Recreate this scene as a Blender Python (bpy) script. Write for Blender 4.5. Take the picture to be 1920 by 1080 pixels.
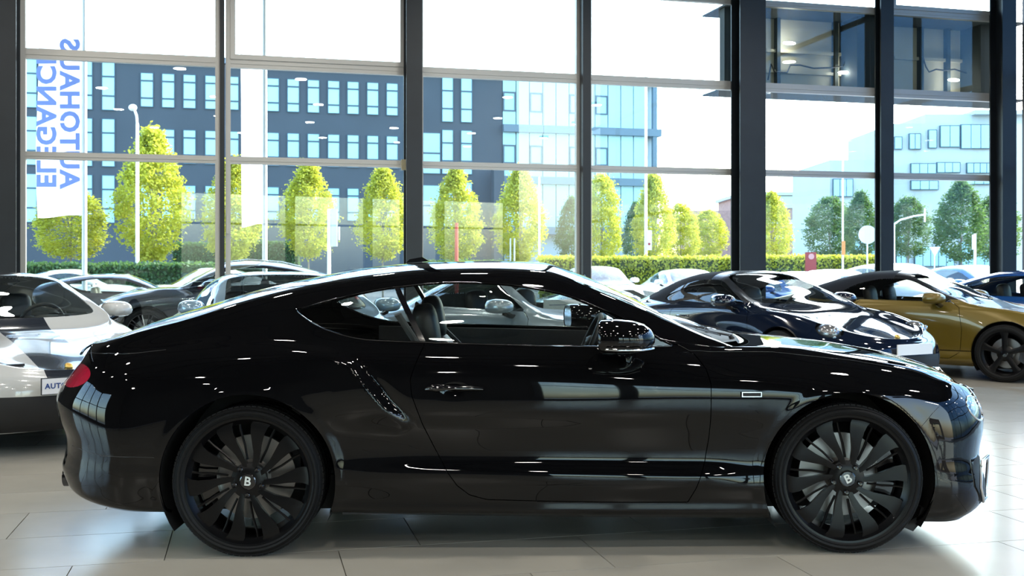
import bpy, bmesh, math, random
import numpy as np
from mathutils import Vector, Matrix

# ------------------------------------------------------------------ camera, sky, sun, exposure
SC = bpy.context.scene
COL = SC.collection
for o in list(bpy.data.objects):
    bpy.data.objects.remove(o, do_unlink=True)
F, EYE, HY = 2059.0, 1.37, 498.0
cam_d = bpy.data.cameras.new('camera')
cam_d.sensor_width = 36.0
cam_d.lens = F / 1920 * 36
cam_d.shift_y = -(540 - HY) / 1920
cam_d.clip_end = 2000
cam_d.dof.use_dof = True
cam_d.dof.focus_distance = 5.35
cam_d.dof.aperture_fstop = 9.0
cam = bpy.data.objects.new('camera', cam_d)
cam.location = (0, 0, EYE)
cam.rotation_euler = (math.pi / 2, 0, 0)
COL.objects.link(cam)
SC.camera = cam

world = bpy.data.worlds.new('sky')
SC.world = world
world.use_nodes = True
wn = world.node_tree
wn.nodes.clear()
sky = wn.nodes.new('ShaderNodeTexSky')
sky.sky_type = 'NISHITA'
sky.sun_disc = False
sky.sun_elevation = math.radians(38)
sky.sun_rotation = math.radians(48)      # from +Y towards +X
sky.air_density = 1.3
sky.dust_density = 2.5
sky.ozone_density = 2.0
bg = wn.nodes.new('ShaderNodeBackground')
bg.inputs[1].default_value = 1.6
wo = wn.nodes.new('ShaderNodeOutputWorld')
wn.links.new(sky.outputs[0], bg.inputs[0])
wn.links.new(bg.outputs[0], wo.inputs[0])

sun_d = bpy.data.lights.new('sun', 'SUN')
sun_d.energy = 8.0
sun_d.angle = 0.01
sun_d.color = (1.0, 0.95, 0.84)
sun = bpy.data.objects.new('sun', sun_d)
sdir = Vector((0.90, 0.22, 0.72)).normalized()
sun.rotation_euler = sdir.to_track_quat('Z', 'Y').to_euler()
COL.objects.link(sun)

SC.view_settings.view_transform = 'Standard'
SC.view_settings.look = 'None'
SC.view_settings.exposure = 0.0
SC.view_settings.gamma = 1.0
SC.view_settings.use_curve_mapping = False

# ------------------------------------------------------------------ helpers
R = math.radians
rnd = random.Random(7)

def tag(o, label=None, cat=None, group=None, kind=None):
    if label: o['label'] = label
    if cat: o['category'] = cat
    if group: o['group'] = group
    if kind: o['kind'] = kind
    return o

def empty(name, loc=(0, 0, 0), rz=0.0, label=None, cat=None, group=None, parent=None):
    o = bpy.data.objects.new(name, None)
    o.empty_display_size = 0.1
    COL.objects.link(o)
    o.location = loc
    o.rotation_euler = (0, 0, rz)
    if parent: o.parent = parent
    return tag(o, label, cat, group)

MATS = {}
def mat(name, col=(0.5, 0.5, 0.5), rough=0.5, metal=0.0, spec=0.5, coat=0.0, emit=None, es=1.0, noise=None, bump=None, sheen=0, trans=0):
    if name in MATS: return MATS[name]
    m = bpy.data.materials.new(name)
    m.use_nodes = True
    nt = m.node_tree
    b = nt.nodes['Principled BSDF']
    b.inputs['Base Color'].default_value = (*col, 1)
    b.inputs['Roughness'].default_value = rough
    b.inputs['Metallic'].default_value = metal
    b.inputs['Specular IOR Level'].default_value = spec
    if coat:
        b.inputs['Coat Weight'].default_value = coat
        b.inputs['Coat Roughness'].default_value = 0.02
        b.inputs['Coat IOR'].default_value = 1.47
    if sheen: b.inputs['Sheen Weight'].default_value = sheen
    if emit:
        b.inputs['Emission Color'].default_value = (*emit, 1)
        b.inputs['Emission Strength'].default_value = es
    if noise:                                   # (scale, amount): slight procedural variation
        tc = nt.nodes.new('ShaderNodeTexCoord')
        nz = nt.nodes.new('ShaderNodeTexNoise'); nz.inputs['Scale'].default_value = noise[0]
        nz.inputs['Detail'].default_value = 4
        mr = nt.nodes.new('ShaderNodeMapRange')
        mr.inputs[1].default_value = 0.3; mr.inputs[2].default_value = 0.7
        mr.inputs[3].default_value = 1 - noise[1]; mr.inputs[4].default_value = 1 + noise[1]
        mx = nt.nodes.new('ShaderNodeMix'); mx.data_type = 'RGBA'; mx.blend_type = 'MULTIPLY'
        mx.inputs[0].default_value = 1
        mx.inputs[6].default_value = (*col, 1)
        nt.links.new(tc.outputs['Object'], nz.inputs['Vector'])
        nt.links.new(nz.outputs[0], mr.inputs[0])
        nt.links.new(mr.outputs[0], mx.inputs[7])
        nt.links.new(mx.outputs[2], b.inputs['Base Color'])
        if bump:
            bp = nt.nodes.new('ShaderNodeBump'); bp.inputs['Strength'].default_value = bump
            bp.inputs['Distance'].default_value = 0.01
            nt.links.new(nz.outputs[0], bp.inputs['Height'])
            nt.links.new(bp.outputs[0], b.inputs['Normal'])
    MATS[name] = m
    return m

def glass(name, tint=(0.9, 0.95, 0.95), ior=1.5, rough=0.0, refl=(1, 1, 1)):
    """thin pane: clear or tinted, with a Fresnel reflection"""
    if name in MATS: return MATS[name]
    m = bpy.data.materials.new(name)
    m.use_nodes = True
    nt = m.node_tree
    nt.nodes.clear()
    out = nt.nodes.new('ShaderNodeOutputMaterial')
    tr = nt.nodes.new('ShaderNodeBsdfTransparent'); tr.inputs[0].default_value = (*tint, 1)
    gl = nt.nodes.new('ShaderNodeBsdfGlossy'); gl.inputs['Roughness'].default_value = rough
    gl.inputs[0].default_value = (*refl, 1)
    # Schlick from the facing angle: the same from both sides of the pane
    ge = nt.nodes.new('ShaderNodeLayerWeight'); ge.inputs[0].default_value = 0.5
    pw = nt.nodes.new('ShaderNodeMath'); pw.operation = 'POWER'; pw.inputs[1].default_value = 4.0
    f0 = 2 * ((ior - 1) / (ior + 1)) ** 2
    ma = nt.nodes.new('ShaderNodeMath'); ma.operation = 'MULTIPLY_ADD'
    ma.inputs[1].default_value = 1 - f0; ma.inputs[2].default_value = f0
    mx = nt.nodes.new('ShaderNodeMixShader')
    nt.links.new(ge.outputs['Facing'], pw.inputs[0])
    nt.links.new(pw.outputs[0], ma.inputs[0])
    nt.links.new(ma.outputs[0], mx.inputs[0])
    nt.links.new(tr.outputs[0], mx.inputs[1])
    nt.links.new(gl.outputs[0], mx.inputs[2])
    nt.links.new(mx.outputs[0], out.inputs[0])
    MATS[name] = m
    return m

class TM:
    """triangle/polygon soup with optional smooth normals"""
    def __init__(s):
        s.v = []; s.f = []
    def add(s, vs, fs):
        b = len(s.v)
        s.v.extend([tuple(map(float, p)) for p in vs])
        s.f.extend([tuple(i + b for i in f) for f in fs])
        return s
    def box(s, lo, hi, M=None):
        x0, y0, z0 = lo; x1, y1, z1 = hi
        vs = [(x0,y0,z0),(x1,y0,z0),(x1,y1,z0),(x0,y1,z0),(x0,y0,z1),(x1,y0,z1),(x1,y1,z1),(x0,y1,z1)]
        if M: vs = [M @ Vector(v) for v in vs]
        return s.add(vs, [(0,3,2,1),(4,5,6,7),(0,1,5,4),(1,2,6,5),(2,3,7,6),(3,0,4,7)])
    def cyl(s, p0, p1, r0, r1=None, n=12, caps=True):
        r1 = r0 if r1 is None else r1
        p0 = Vector(p0); p1 = Vector(p1)
        d = (p1 - p0).normalized()
        a = d.orthogonal().normalized(); b = d.cross(a)
        vs = []
        for p, r in ((p0, r0), (p1, r1)):
            for i in range(n):
                t = 2 * math.pi * i / n
                vs.append(p + a * (r * math.cos(t)) + b * (r * math.sin(t)))
        fs = [(i, (i + 1) % n, n + (i + 1) % n, n + i) for i in range(n)]
        if caps: fs += [tuple(range(n - 1, -1, -1)), tuple(range(n, 2 * n))]
        return s.add(vs, fs)
    def tube(s, pts, r, n=8, closed=False, flat=1.0):
        pts = [Vector(p) for p in pts]
        m = len(pts); vs = []; up = None
        for i, p in enumerate(pts):
            if closed: d = pts[(i + 1) % m] - pts[i - 1]
            else: d = pts[min(i + 1, m - 1)] - pts[max(i - 1, 0)]
            d.normalize()
            if up is None: up = d.orthogonal().normalized()
            a = (up - d * up.dot(d)).normalized(); up = a
            b = d.cross(a)
            rr = r[i] if isinstance(r, (list, tuple)) else r
            for k in range(n):
                t = 2 * math.pi * k / n
                vs.append(p + a * (rr * math.cos(t)) + b * (rr * flat * math.sin(t)))
        fs = []
        for i in range(m if closed else m - 1):
            j = (i + 1) % m
            for k in range(n):
                l = (k + 1) % n
                fs.append((i*n+k, i*n+l, j*n+l, j*n+k))
        if not closed:
            fs += [tuple(range(n - 1, -1, -1)), tuple((m-1)*n + k for k in range(n))]
        return s.add(vs, fs)
    def lathe(s, prof, n=48, axis='y', c=(0, 0, 0), closed=False):
        """prof: (axial, radius) pairs"""
        vs = []
        for a, r in prof:
            for i in range(n):
                t = 2 * math.pi * i / n
                u, w = r * math.cos(t), r * math.sin(t)
                p = {'y': (u, a, w), 'z': (u, w, a), 'x': (a, u, w)}[axis]
                vs.append((p[0]+c[0], p[1]+c[1], p[2]+c[2]))
        m = len(prof); fs = []
        for j in range(m if closed else m - 1):
            k = (j + 1) % m
            for i in range(n):
                l = (i + 1) % n
                fs.append((j*n+i, j*n+l, k*n+l, k*n+i))
        return s.add(vs, fs)
    def ell(s, c, r, n=16, m=10, M=None, e=1.0):
        vs = []; fs = []
        sp = lambda x: math.copysign(abs(x) ** e, x)
        for j in range(m + 1):
            ph = math.pi * j / m
            for i in range(n):
                t = 2 * math.pi * i / n
                p = Vector((r[0]*sp(math.sin(ph))*sp(math.cos(t)), r[1]*sp(math.sin(ph))*sp(math.sin(t)), r[2]*sp(math.cos(ph))))
                if M: p = M @ p
                vs.append(p + Vector(c))
        for j in range(m):
            for i in range(n):
                l = (i + 1) % n
                fs.append((j*n+i, (j+1)*n+i, (j+1)*n+l, j*n+l))
        return s.add(vs, fs)
    def prism(s, pts, y0, y1):
        """pts in (x,z), extruded along y"""
        n = len(pts)
        vs = [(x, y0, z) for x, z in pts] + [(x, y1, z) for x, z in pts]
        fs = [tuple(range(n)), tuple(range(2*n-1, n-1, -1))] + [(i, n+i, n+(i+1)%n, (i+1)%n) for i in range(n)]
        return s.add(vs, fs)
    def mesh(s, name, m, smooth=None):
        me = bpy.data.meshes.new(name)
        me.from_pydata(s.v, [], s.f)
        bm = bmesh.new(); bm.from_mesh(me)
        bmesh.ops.remove_doubles(bm, verts=bm.verts, dist=1e-5)
        bmesh.ops.recalc_face_normals(bm, faces=bm.faces)
        bm.to_mesh(me); bm.free()
        me.materials.append(m)
        if smooth is not None:
            me.shade_smooth()
            me.set_sharp_from_angle(angle=R(smooth))
        return me
    def obj(s, name, m, parent=None, smooth=None, **kw):
        o = bpy.data.objects.new(name, s.mesh(name, m, smooth))
        COL.objects.link(o)
        if parent: o.parent = parent
        return tag(o, **kw)

def copy_tree(o, parent=None):
    c = o.copy(); COL.objects.link(c); c.parent = parent
    for ch in list(o.children): copy_tree(ch, c)
    return c

def text_obj(name, body, size, m, parent=None, M=None, depth=0.002, space=1.0, align='CENTER', bold=0.0):
    cu = bpy.data.curves.new(name, 'FONT')
    cu.body = body; cu.size = size; cu.extrude = depth; cu.space_character = space
    cu.align_x = align; cu.align_y = 'CENTER'; cu.resolution_u = 3; cu.offset = bold
    t = bpy.data.objects.new(name, cu); COL.objects.link(t)
    bpy.context.view_layer.update()
    me = bpy.data.meshes.new_from_object(t.evaluated_get(bpy.context.evaluated_depsgraph_get()))
    bpy.data.objects.remove(t, do_unlink=True)
    me.name = name
    me.materials.clear(); me.materials.append(m)
    o = bpy.data.objects.new(name, me); COL.objects.link(o)
    if M: me.transform(M)
    if parent: o.parent = parent
    return o

def pchip(pts):
    xs = np.array([p[0] for p in pts], float); ys = np.array([p[1] for p in pts], float)
    o = np.argsort(xs); xs = xs[o]; ys = ys[o]
    if len(xs) == 1: return lambda x: np.full_like(np.asarray(x, float), ys[0])
    h = np.diff(xs); d = np.diff(ys) / h
    m = np.zeros(len(xs))
    if len(xs) == 2: m[:] = d[0]
    else:
        for i in range(1, len(xs) - 1):
            if d[i-1] * d[i] > 0:
                w1 = 2*h[i] + h[i-1]; w2 = h[i] + 2*h[i-1]
                m[i] = (w1 + w2) / (w1 / d[i-1] + w2 / d[i])
        m[0] = d[0]; m[-1] = d[-1]
    def f(x):
        x = np.clip(np.asarray(x, float), xs[0], xs[-1])
        i = np.clip(np.searchsorted(xs, x, side='right') - 1, 0, len(xs) - 2)
        t = (x - xs[i]) / h[i]
        return ((1+2*t)*(1-t)**2*ys[i] + t*(1-t)**2*h[i]*m[i] + t*t*(3-2*t)*ys[i+1] + t*t*(t-1)*h[i]*m[i+1])
    return f

def poly_sdf(poly):
    P = np.array(poly, float)
    def f(a, b):
        d = np.full(a.shape, 1e9); ins = np.zeros(a.shape, bool)
        n = len(P)
        for i in range(n):
            x0, y0 = P[i]; x1, y1 = P[(i+1) % n]
            ex, ey = x1-x0, y1-y0
            wx, wy = a-x0, b-y0
            t = np.clip((wx*ex + wy*ey) / (ex*ex + ey*ey + 1e-12), 0, 1)
            d = np.minimum(d, np.hypot(wx - ex*t, wy - ey*t))
            c = ((y0 > b) != (y1 > b)) & (a < (x1-x0) * (b-y0) / (y1-y0 + 1e-12) + x0)
            ins ^= c
        return np.where(ins, -d, d)
    return f

def smooth_poly(pts, n=6):
    """closed Catmull-Rom through the points"""
    out = []; m = len(pts)
    for i in range(m):
        p = [np.array(pts[(i+k-1) % m], float) for k in range(4)]
        for j in range(n):
            t = j / n
            out.append(0.5*((2*p[1]) + (-p[0]+p[2])*t + (2*p[0]-5*p[1]+4*p[2]-p[3])*t*t + (-p[0]+3*p[1]-3*p[2]+p[3])*t**3))
    return [tuple(q) for q in out]

# ---- surface patches that can be cut along iso-lines while keeping their smooth normals
def cut(M, f):
    V, N, T = M
    V = V.copy(); N = N.copy()
    f = np.where(np.abs(f) < 1e-7, 1e-7, f)
    s = f[T] < 0
    c = s.sum(1)
    inn = list(map(tuple, T[c == 3])); out = list(map(tuple, T[c == 0]))
    nv = []; nn = []; cache = {}; base = len(V)
    def mid(a, b):
        k = (a, b) if a < b else (b, a)
        if k not in cache:
            t = f[a] / (f[a] - f[b])
            nv.append(V[a] + (V[b]-V[a]) * t); nn.append(N[a] + (N[b]-N[a]) * t)
            cache[k] = base + len(nv) - 1
        return cache[k]
    for tri in T[(c == 1) | (c == 2)]:
        ss = f[tri] < 0
        lone = ss if ss.sum() == 1 else ~ss
        i = int(np.argmax(lone))
        a, b, d = int(tri[i]), int(tri[(i+1) % 3]), int(tri[(i+2) % 3])
        ab, ad = mid(a, b), mid(a, d)
        l, q = [(a, ab, ad)], [(ab, b, d), (ab, d, ad)]
        if ss.sum() == 1: inn += l; out += q
        else: out += l; inn += q
    V2 = np.vstack([V, np.array(nv)]) if nv else V
    N2 = np.vstack([N, np.array(nn)]) if nn else N
    def pack(ts):
        ts = np.array(ts, int).reshape(-1, 3)
        u, inv = np.unique(ts, return_inverse=True)
        return (V2[u], N2[u], inv.reshape(-1, 3))
    return pack(inn), pack(out)

def merge(*Ms):
    Vs, Ns, Ts = [], [], []; b = 0
    for V, N, T in Ms:
        if len(T) == 0: continue
        Vs.append(V); Ns.append(N); Ts.append(T + b); b += len(V)
    return (np.vstack(Vs), np.vstack(Ns), np.vstack(Ts))

def mirror(M):
    V, N, T = M
    V = V * [1, -1, 1]; N = N * [1, -1, 1]
    return (V, N, T[:, ::-1])

def patch_obj(name, M, m, parent=None, flange=0.0, **kw):
    V, N, T = M
    N = N / (np.linalg.norm(N, axis=1, keepdims=True) + 1e-9)
    if flange:
        # boundary edges get a short return into the body, like a folded sheet edge
        e = np.sort(np.vstack([T[:, [0, 1]], T[:, [1, 2]], T[:, [2, 0]]]), 1)
        key = e[:, 0].astype(np.int64) * (len(V) + 1) + e[:, 1]
        u, idx, cnt = np.unique(key, return_index=True, return_counts=True)
        be = e[idx[cnt == 1]]
        be = be[(np.abs(V[be[:, 0], 1]) > 1e-4) | (np.abs(V[be[:, 1], 1]) > 1e-4)]
        vs = np.unique(be)
        mp = {int(a): i for i, a in enumerate(vs)}
        n0 = len(V)
        V = np.vstack([V, V[vs], V[vs] - N[vs] * flange])
        N = np.vstack([N, N[vs], -N[vs]])
        k = len(vs)
        q = []
        for a, b in be:
            i, j = mp[int(a)], mp[int(b)]
            q += [(n0+i, n0+j, n0+k+j), (n0+i, n0+k+j, n0+k+i)]
        fl = len(T)
        T = np.vstack([T, np.array(q, int)])
    me = bpy.data.meshes.new(name)
    me.from_pydata(V.tolist(), [], T.tolist())
    me.materials.append(m)
    me.shade_smooth()
    if not flange:
        me.normals_split_custom_set_from_vertices(N.tolist())
    else:
        ln = N[T].copy()
        A = V[T]
        fn = np.cross(A[:, 1]-A[:, 0], A[:, 2]-A[:, 0]); fn /= (np.linalg.norm(fn, axis=1, keepdims=True) + 1e-12)
        ln[fl:] = fn[fl:, None, :]
        me.normals_split_custom_set(ln.reshape(-1, 3).tolist())
    me.validate()
    o = bpy.data.objects.new(name, me); COL.objects.link(o)
    if parent: o.parent = parent
    return tag(o, **kw)

def half_body(lines, xt, xn, pt=2.4, pn=2.4, nend=14, nmid=90, sub=7, disp=None):
    """lines: bottom to top, each dict(z=[(x,z)], w=[(x,w)], t=x of its tail end, n=x of its nose end).
    xt/xn: where the tail and nose corners begin to turn. Returns the +y half as (V,N,T)."""
    G = []
    for L in lines:
        zf, wf = pchip(L['z']), pchip(L['w'])
        th = np.linspace(0, math.pi/2, nend + 1)
        cx, cy = np.sin(th) ** (2/pn), np.cos(th) ** (2/pn)
        ct, cw = np.sin(th) ** (2/pt), np.cos(th) ** (2/pt)
        xN = xn + (L['n'] - xn) * cx
        xT = xt + (L['t'] - xt) * ct
        xM = np.linspace(xt, xn, nmid + 1)
        x = np.concatenate([xT[::-1], xM[1:-1], xN])
        E = np.concatenate([cw[::-1], np.ones(nmid-1), cy])
        G.append(np.stack([x, wf(x) * E, zf(x)], -1))
    G = np.array(G)                                  # K x S x 3
    K = len(G)
    rows = []
    P = np.concatenate([2*G[:1]-G[1:2], G, 2*G[-1:]-G[-2:-1]])
    if abs(G[-1, len(G[0])//2, 1]) < 1e-6:           # mirror across the centreline for a smooth crown
        P[-1] = G[-2] * [1, -1, 1]
    for k in range(K-1):
        p0, p1, p2, p3 = P[k], P[k+1], P[k+2], P[k+3]
        d0 = np.linalg.norm(p1-p0, axis=-1, keepdims=True)**.5 + 1e-4
        d1 = np.linalg.norm(p2-p1, axis=-1, keepdims=True)**.5 + 1e-4
        d2 = np.linalg.norm(p3-p2, axis=-1, keepdims=True)**.5 + 1e-4
        m1 = (p1-p0)/d0 - (p2-p0)/(d0+d1) + (p2-p1)/d1
        m2 = (p2-p1)/d1 - (p3-p1)/(d1+d2) + (p3-p2)/d2
        m1 *= d1; m2 *= d1
        for j in range(sub + (k == K-2)):
            t = j / sub
            rows.append((2*t**3-3*t*t+1)*p1 + (t**3-2*t*t+t)*m1 + (-2*t**3+3*t*t)*p2 + (t**3-t*t)*m2)
    S = np.array(rows)
    S[..., 1] = np.maximum(S[..., 1], 0)
    if disp is not None: S = disp(S)
    def normals(S):
        dv = np.gradient(S, axis=0); du = np.gradient(S, axis=1)
        n = np.cross(du, dv)
        l = np.linalg.norm(n, axis=-1, keepdims=True)
        n = n / (l + 1e-12)
        n[(l < 1e-10)[..., 0]] = 0
        return n
    N = normals(S)
    c = S[len(S)//3, S.shape[1]//2] ; 
    if N[len(S)//3, S.shape[1]//2, 1] < 0: N = -N; flip = True
    else: flip = False
    N[:, 0, 1] = 0; N[:, -1, 1] = 0; N[-1, :, 1] = 0
    r, s = S.shape[:2]
    idx = np.arange(r*s).reshape(r, s)
    a, b, c2, d = idx[:-1, :-1].ravel(), idx[:-1, 1:].ravel(), idx[1:, 1:].ravel(), idx[1:, :-1].ravel()
    T = np.vstack([np.stack([a, b, c2], 1), np.stack([a, c2, d], 1)])
    if flip: T = T[:, ::-1]
    V = S.reshape(-1, 3); Nf = N.reshape(-1, 3)
    # drop degenerate
    A = V[T]; ar = np.linalg.norm(np.cross(A[:, 1]-A[:, 0], A[:, 2]-A[:, 0]), axis=1)
    T = T[ar > 1e-9]
    return (V, Nf, T)
# ------------------------------------------------------------------ the setting: floor, walls, glazing
WA = R(14.9)
CW, SW = math.cos(WA), math.sin(WA)
W0 = Vector((-7.33, 16.08, 0))
def on_line(px, P0, a=WA):
    """distance along a wall line through P0 where the sight line of column px meets it"""
    k = (px - 960)/F
    c, s = math.cos(a), math.sin(a)
    u = (k*P0[1] - P0[0])/(c - k*s)
    return u, Vector((P0[0] + u*c, P0[1] + u*s, 0))
def wz(py, d): return EYE + (HY - py)*d/F
def at(px, py, d): return Vector(((px-960)/F*d, d, wz(py, d)))
U = lambda px: on_line(px, W0)[0]
WM = Matrix.Translation(W0) @ Matrix.Rotation(WA, 4, 'Z')     # local x along the wall, y outwards
CEIL = 11.0
LAMPZ = 6.4
M_ALU = mat('aluminium_frame', (0.50, 0.49, 0.46), 0.42, metal=0.4)
M_STEEL = mat('dark_steel_column', (0.011, 0.016, 0.021), 0.42, noise=(3, .15))
M_TILE = mat('beige_floor_tile', (0.37, 0.345, 0.29), 0.21, spec=0.5, noise=(1.3, .10))
M_GROUT = mat('floor_grout', (0.16, 0.15, 0.13), 0.8)
M_PANE = glass('window_glass', (0.90, 0.955, 0.955), 1.38)
M_BLUEPANE = glass('blue_window_glass', (0.30, 0.42, 0.55), 1.6)
M_DARKWALL = mat('dark_wall_paint', (0.035, 0.035, 0.036), 0.8, noise=(1.5, .1))
M_CEILM = mat('ceiling_sheet', (0.06, 0.057, 0.052), 0.7, noise=(.6, .1))

fl = TM(); fl.box((-13, -11, -.25), (17, 24, -.012)); floor = fl.obj('floor', M_GROUT, kind='structure')
# 1.2 x 0.6 m tiles, every course shifted by a third, turned with the glazed wall
TA = R(13.5)
tc_, ts_ = math.cos(TA), math.sin(TA)
tiles = []
for r in range(-22, 34):
    v0 = 4.74 + r*.6
    off = .42 + .4*r
    for c in range(-16, 18):
        u0 = off + c*1.2 - 1.2*math.floor((off+12)/1.2) + 12 - 12
        uc, vc = u0+.6, v0+.3
        X, Y = uc*tc_ - vc*ts_, uc*ts_ + vc*tc_
        if not (-12.4 < X < 16 and -10.4 < Y < 17.5): continue
        if (X+7.33)*(-SW) + (Y-16.08)*CW > -.5: continue
        vis = Y > 3.6 and abs(X) < .52*Y + 1
        tiles.append((Y if vis else 99, u0, v0))
tiles.sort()
tb = TM(); g = .0025
tb.box((g, g, -.02), (1.2-g, .6-g, 0)); tme = tb.mesh('tile', M_TILE)
rest = TM()
Rt_ = Matrix.Rotation(TA, 4, 'Z')
for i, (k, u0, v0) in enumerate(tiles):
    if i < 300 and k < 90:
        o = bpy.data.objects.new('tile', tme); COL.objects.link(o); o.parent = floor
        o.location = Rt_ @ Vector((u0, v0, 0)); o.rotation_euler = (0, 0, TA)
    else: rest.box((u0+g, v0+g, -.02), (u0+1.2-g, v0+.6-g, 0), Rt_)
rest.obj('distant_tiles', M_TILE, floor, kind='stuff')

# glazed wall -------------------------------------------------
edges = [U(p) for p in (33, 418, 775, 1094, 1409, 1657, 1897)]
z1, z2, z3, z4, z5 = 2.99, 4.485, 5.95, 8.3, CEIL
wall = TM()
wall.box((-6, 0, -.05), (edges[0]-.18, .3, CEIL), WM); wall.box((-6, -.12, -.05), (24, .12, .14), WM); wall.box((-6, -.1, CEIL-.25), (24, .3, CEIL+.4), WM)
wall_far = wall.obj('wall_far', M_DARKWALL, kind='structure')
def wbox(name, x0, x1, y0, y1, za, zb, m, parent=None, **kw):
    t = TM(); t.box((x0, y0, za), (x1, y1, zb), WM); return t.obj(name, m, parent, **kw)
mw = .055                                                    # half width of an aluminium mullion
wn_ = 0
for k in range(6):
    ua, ub = edges[k], edges[k+1]
    wn_ += 1
    wob = TM()
    lw = {0: .10, 1: .10, 2: .16, 3: .12, 4: .28, 5: .14}[k]     # frame starts beyond the column
    rw_ = {0: .10, 1: .16, 2: .14, 3: .20, 4: .12, 5: .18}[k]
    xa, xb = ua+lw*.6, ub-rw_*.6
    wob.box((xa-.02, -.05, .1), (xa+.055, .05, CEIL-.2), WM); wob.box((xb-.055, -.05, .1), (xb+.02, .05, CEIL-.2), WM)
    win = wob.obj('window_%d' % wn_, M_ALU, kind='structure')
    zs = [.14, z1, z2, z3, z4, z5-.26]
    for i, z in enumerate(zs[1:5]):
        h = (.055, .075, .055, .055)[i]
        t = TM(); t.box((xa+.055, -.05, z-h), (xb-.055, .05, z+h), WM); t.box((xa+.055, -.062, z-h*.25), (xb-.055, -.05, z+h*.25), WM)
        t.obj('transom', M_ALU, win)
    for i in range(5):
        t = TM(); t.box((xa+.055, -.004, zs[i]+.04), (xb-.055, .004, zs[i+1]-.04), WM)
        t.obj('pane', M_PANE, win)
        if (k == 1 and i == 2) or (k == 5 and i == 3):        # opening sash with its own frame
            t = TM(); a, b, c, d = xa+.05, xb-.05, zs[i]+.05, zs[i+1]-.05; q = .075
            t.box((a, -.075, c), (a+q, -.02, d), WM); t.box((b-q, -.075, c), (b, -.02, d), WM); t.box((a+q, -.075, c), (b-q, -.02, c+q), WM); t.box((a+q, -.075, d-q), (b-q, -.02, d), WM)
            t.obj('sash_frame', M_ALU, win)
    if k == 1:
        t = TM(); t.box((xa-.01, -.09, 1.86), (xa+.035, -.05, 2.14), WM); t.obj('window_handle', M_ALU, win)
        t = TM(); t.box((xb-.11, -.10, z1-.10), (xb-.03, -.05, z1+.07), WM); t.obj('door_closer', mat('brass_box', (.5,.45,.30), .4), win)
cols = [(-20, 30), (412, 421), (762, 792), (1093, 1108), (1388, 1436), (1652, 1676), (1880, 1906)]
for i, (a, b) in enumerate(cols):
    y0 = (-.42, -.10, -.34, -.22, -.42, -.26, -.42)[i]
    P0 = W0 + Vector((-SW, CW, 0))*y0
    ua, ub = on_line(a, P0)[0], on_line(b, P0)[0]
    t = TM()
    if ub-ua > .15:                                           # rolled section: two flanges and a web
        t.box((ua, y0, 0), (ub, y0+.03, CEIL), WM); t.box((ua, -.09, 0), (ub, -.06, CEIL), WM); t.box(((ua+ub)/2-.03, y0+.03, 0), ((ua+ub)/2+.03, -.09, CEIL), WM)
    else: t.box((ua, y0, 0), (ub, -.05, CEIL), WM)
    t.obj('trim_%d' % (i+1), M_STEEL, kind='structure')

# ceiling with beams, round lamps
t = TM(); t.box((-13, -11, CEIL), (17, 25, CEIL+.2)); ceiling = t.obj('ceiling', M_CEILM, kind='structure')
for i in range(7):
    t = TM(); t.box((-12, -8+i*4.2, CEIL-.5), (16, -7.75+i*4.2, CEIL)); t.obj('beam', M_STEEL, ceiling)
M_LED = mat('lamp_emitter', (1, 1, 1), 0.5, emit=(1, .96, .88), es=22)
lb = TM(); lb.lathe([(0, .0005), (0, .17), (.07, .19), (.09, .06), (.09, .0005)], 24, 'z'); lme = lb.mesh('lamp_housing', M_STEEL, 40)
le = TM(); le.lathe([(-.004, .0005), (-.004, .155)], 24, 'z'); leme = le.mesh('lamp_lens', M_LED)
lc = TM(); lc.cyl((0, 0, .09), (0, 0, CEIL-LAMPZ-.01), .006, n=6); lcme = lc.mesh('lamp_rod', M_STEEL)
n_l = 0
for iy in range(6):
    for ix in range(8):
        x, y = -10 + ix*3.2 + (iy % 2)*1.2, -8 + iy*4.2 + .6
        if (x+7.33)*(-SW) + (y-16.08)*CW > -1.0: continue
        r_ = empty('ceiling_lamp', (x, y, LAMPZ), 0, 'round white downlight hanging from the dark showroom ceiling', 'lamp', 'ceiling downlights')
        ld = bpy.data.lights.get('downlight') or bpy.data.lights.new('downlight', 'AREA')
        ld.shape = 'DISK'; ld.size = .31; ld.energy = 54; ld.color = (1, .95, .86)
        lo = bpy.data.objects.new('downlight', ld); COL.objects.link(lo); lo.parent = r_; lo.location = (0, 0, -.02)
        for nm, me in (('lamp_housing', lme), ('lamp_lens', leme), ('lamp_rod', lcme)):
            o = bpy.data.objects.new(nm, me); COL.objects.link(o); o.parent = r_

# side and back walls: the back one is glazed too (it shows in the paintwork)
t = TM(); t.box((-13.2, -11, 0), (-13, -5, CEIL)); t.box((-13.2, 7, 0), (-13, 16, CEIL)); t.box((-13.2, -5, 0), (-13, 7, .4)); t.box((-13.2, -5, 5.2), (-13, 7, CEIL)); t.obj('wall_left', M_DARKWALL, kind='structure')
for i in range(4):
    ya, yb = -5+i*3, -2+i*3
    t = TM(); t.box((-13.15, ya, .4), (-12.95, ya+.12, 5.2)); t.box((-13.15, yb-.12, .4), (-12.95, yb, 5.2)); t.box((-13.1, ya+.12, 2.8), (-13, yb-.12, 2.9))
    o = t.obj('window_%d' % (22+i), M_STEEL, kind='structure')
    t = TM(); t.box((-13.08, ya+.12, .4), (-13.07, yb-.12, 5.2)); t.obj('pane', M_PANE, o)
t = TM()
bz0, bz1 = .45, 4.3
t.box((-13, -11.2, 0), (17, -11, bz0)); t.box((-13, -11.2, bz1), (17, -11, CEIL)); t.box((-13, -11.2, bz0), (1.2, -11, bz1)); t.box((16.4, -11.2, bz0), (17, -11, bz1))
t.obj('wall_back', M_DARKWALL, kind='structure')
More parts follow.
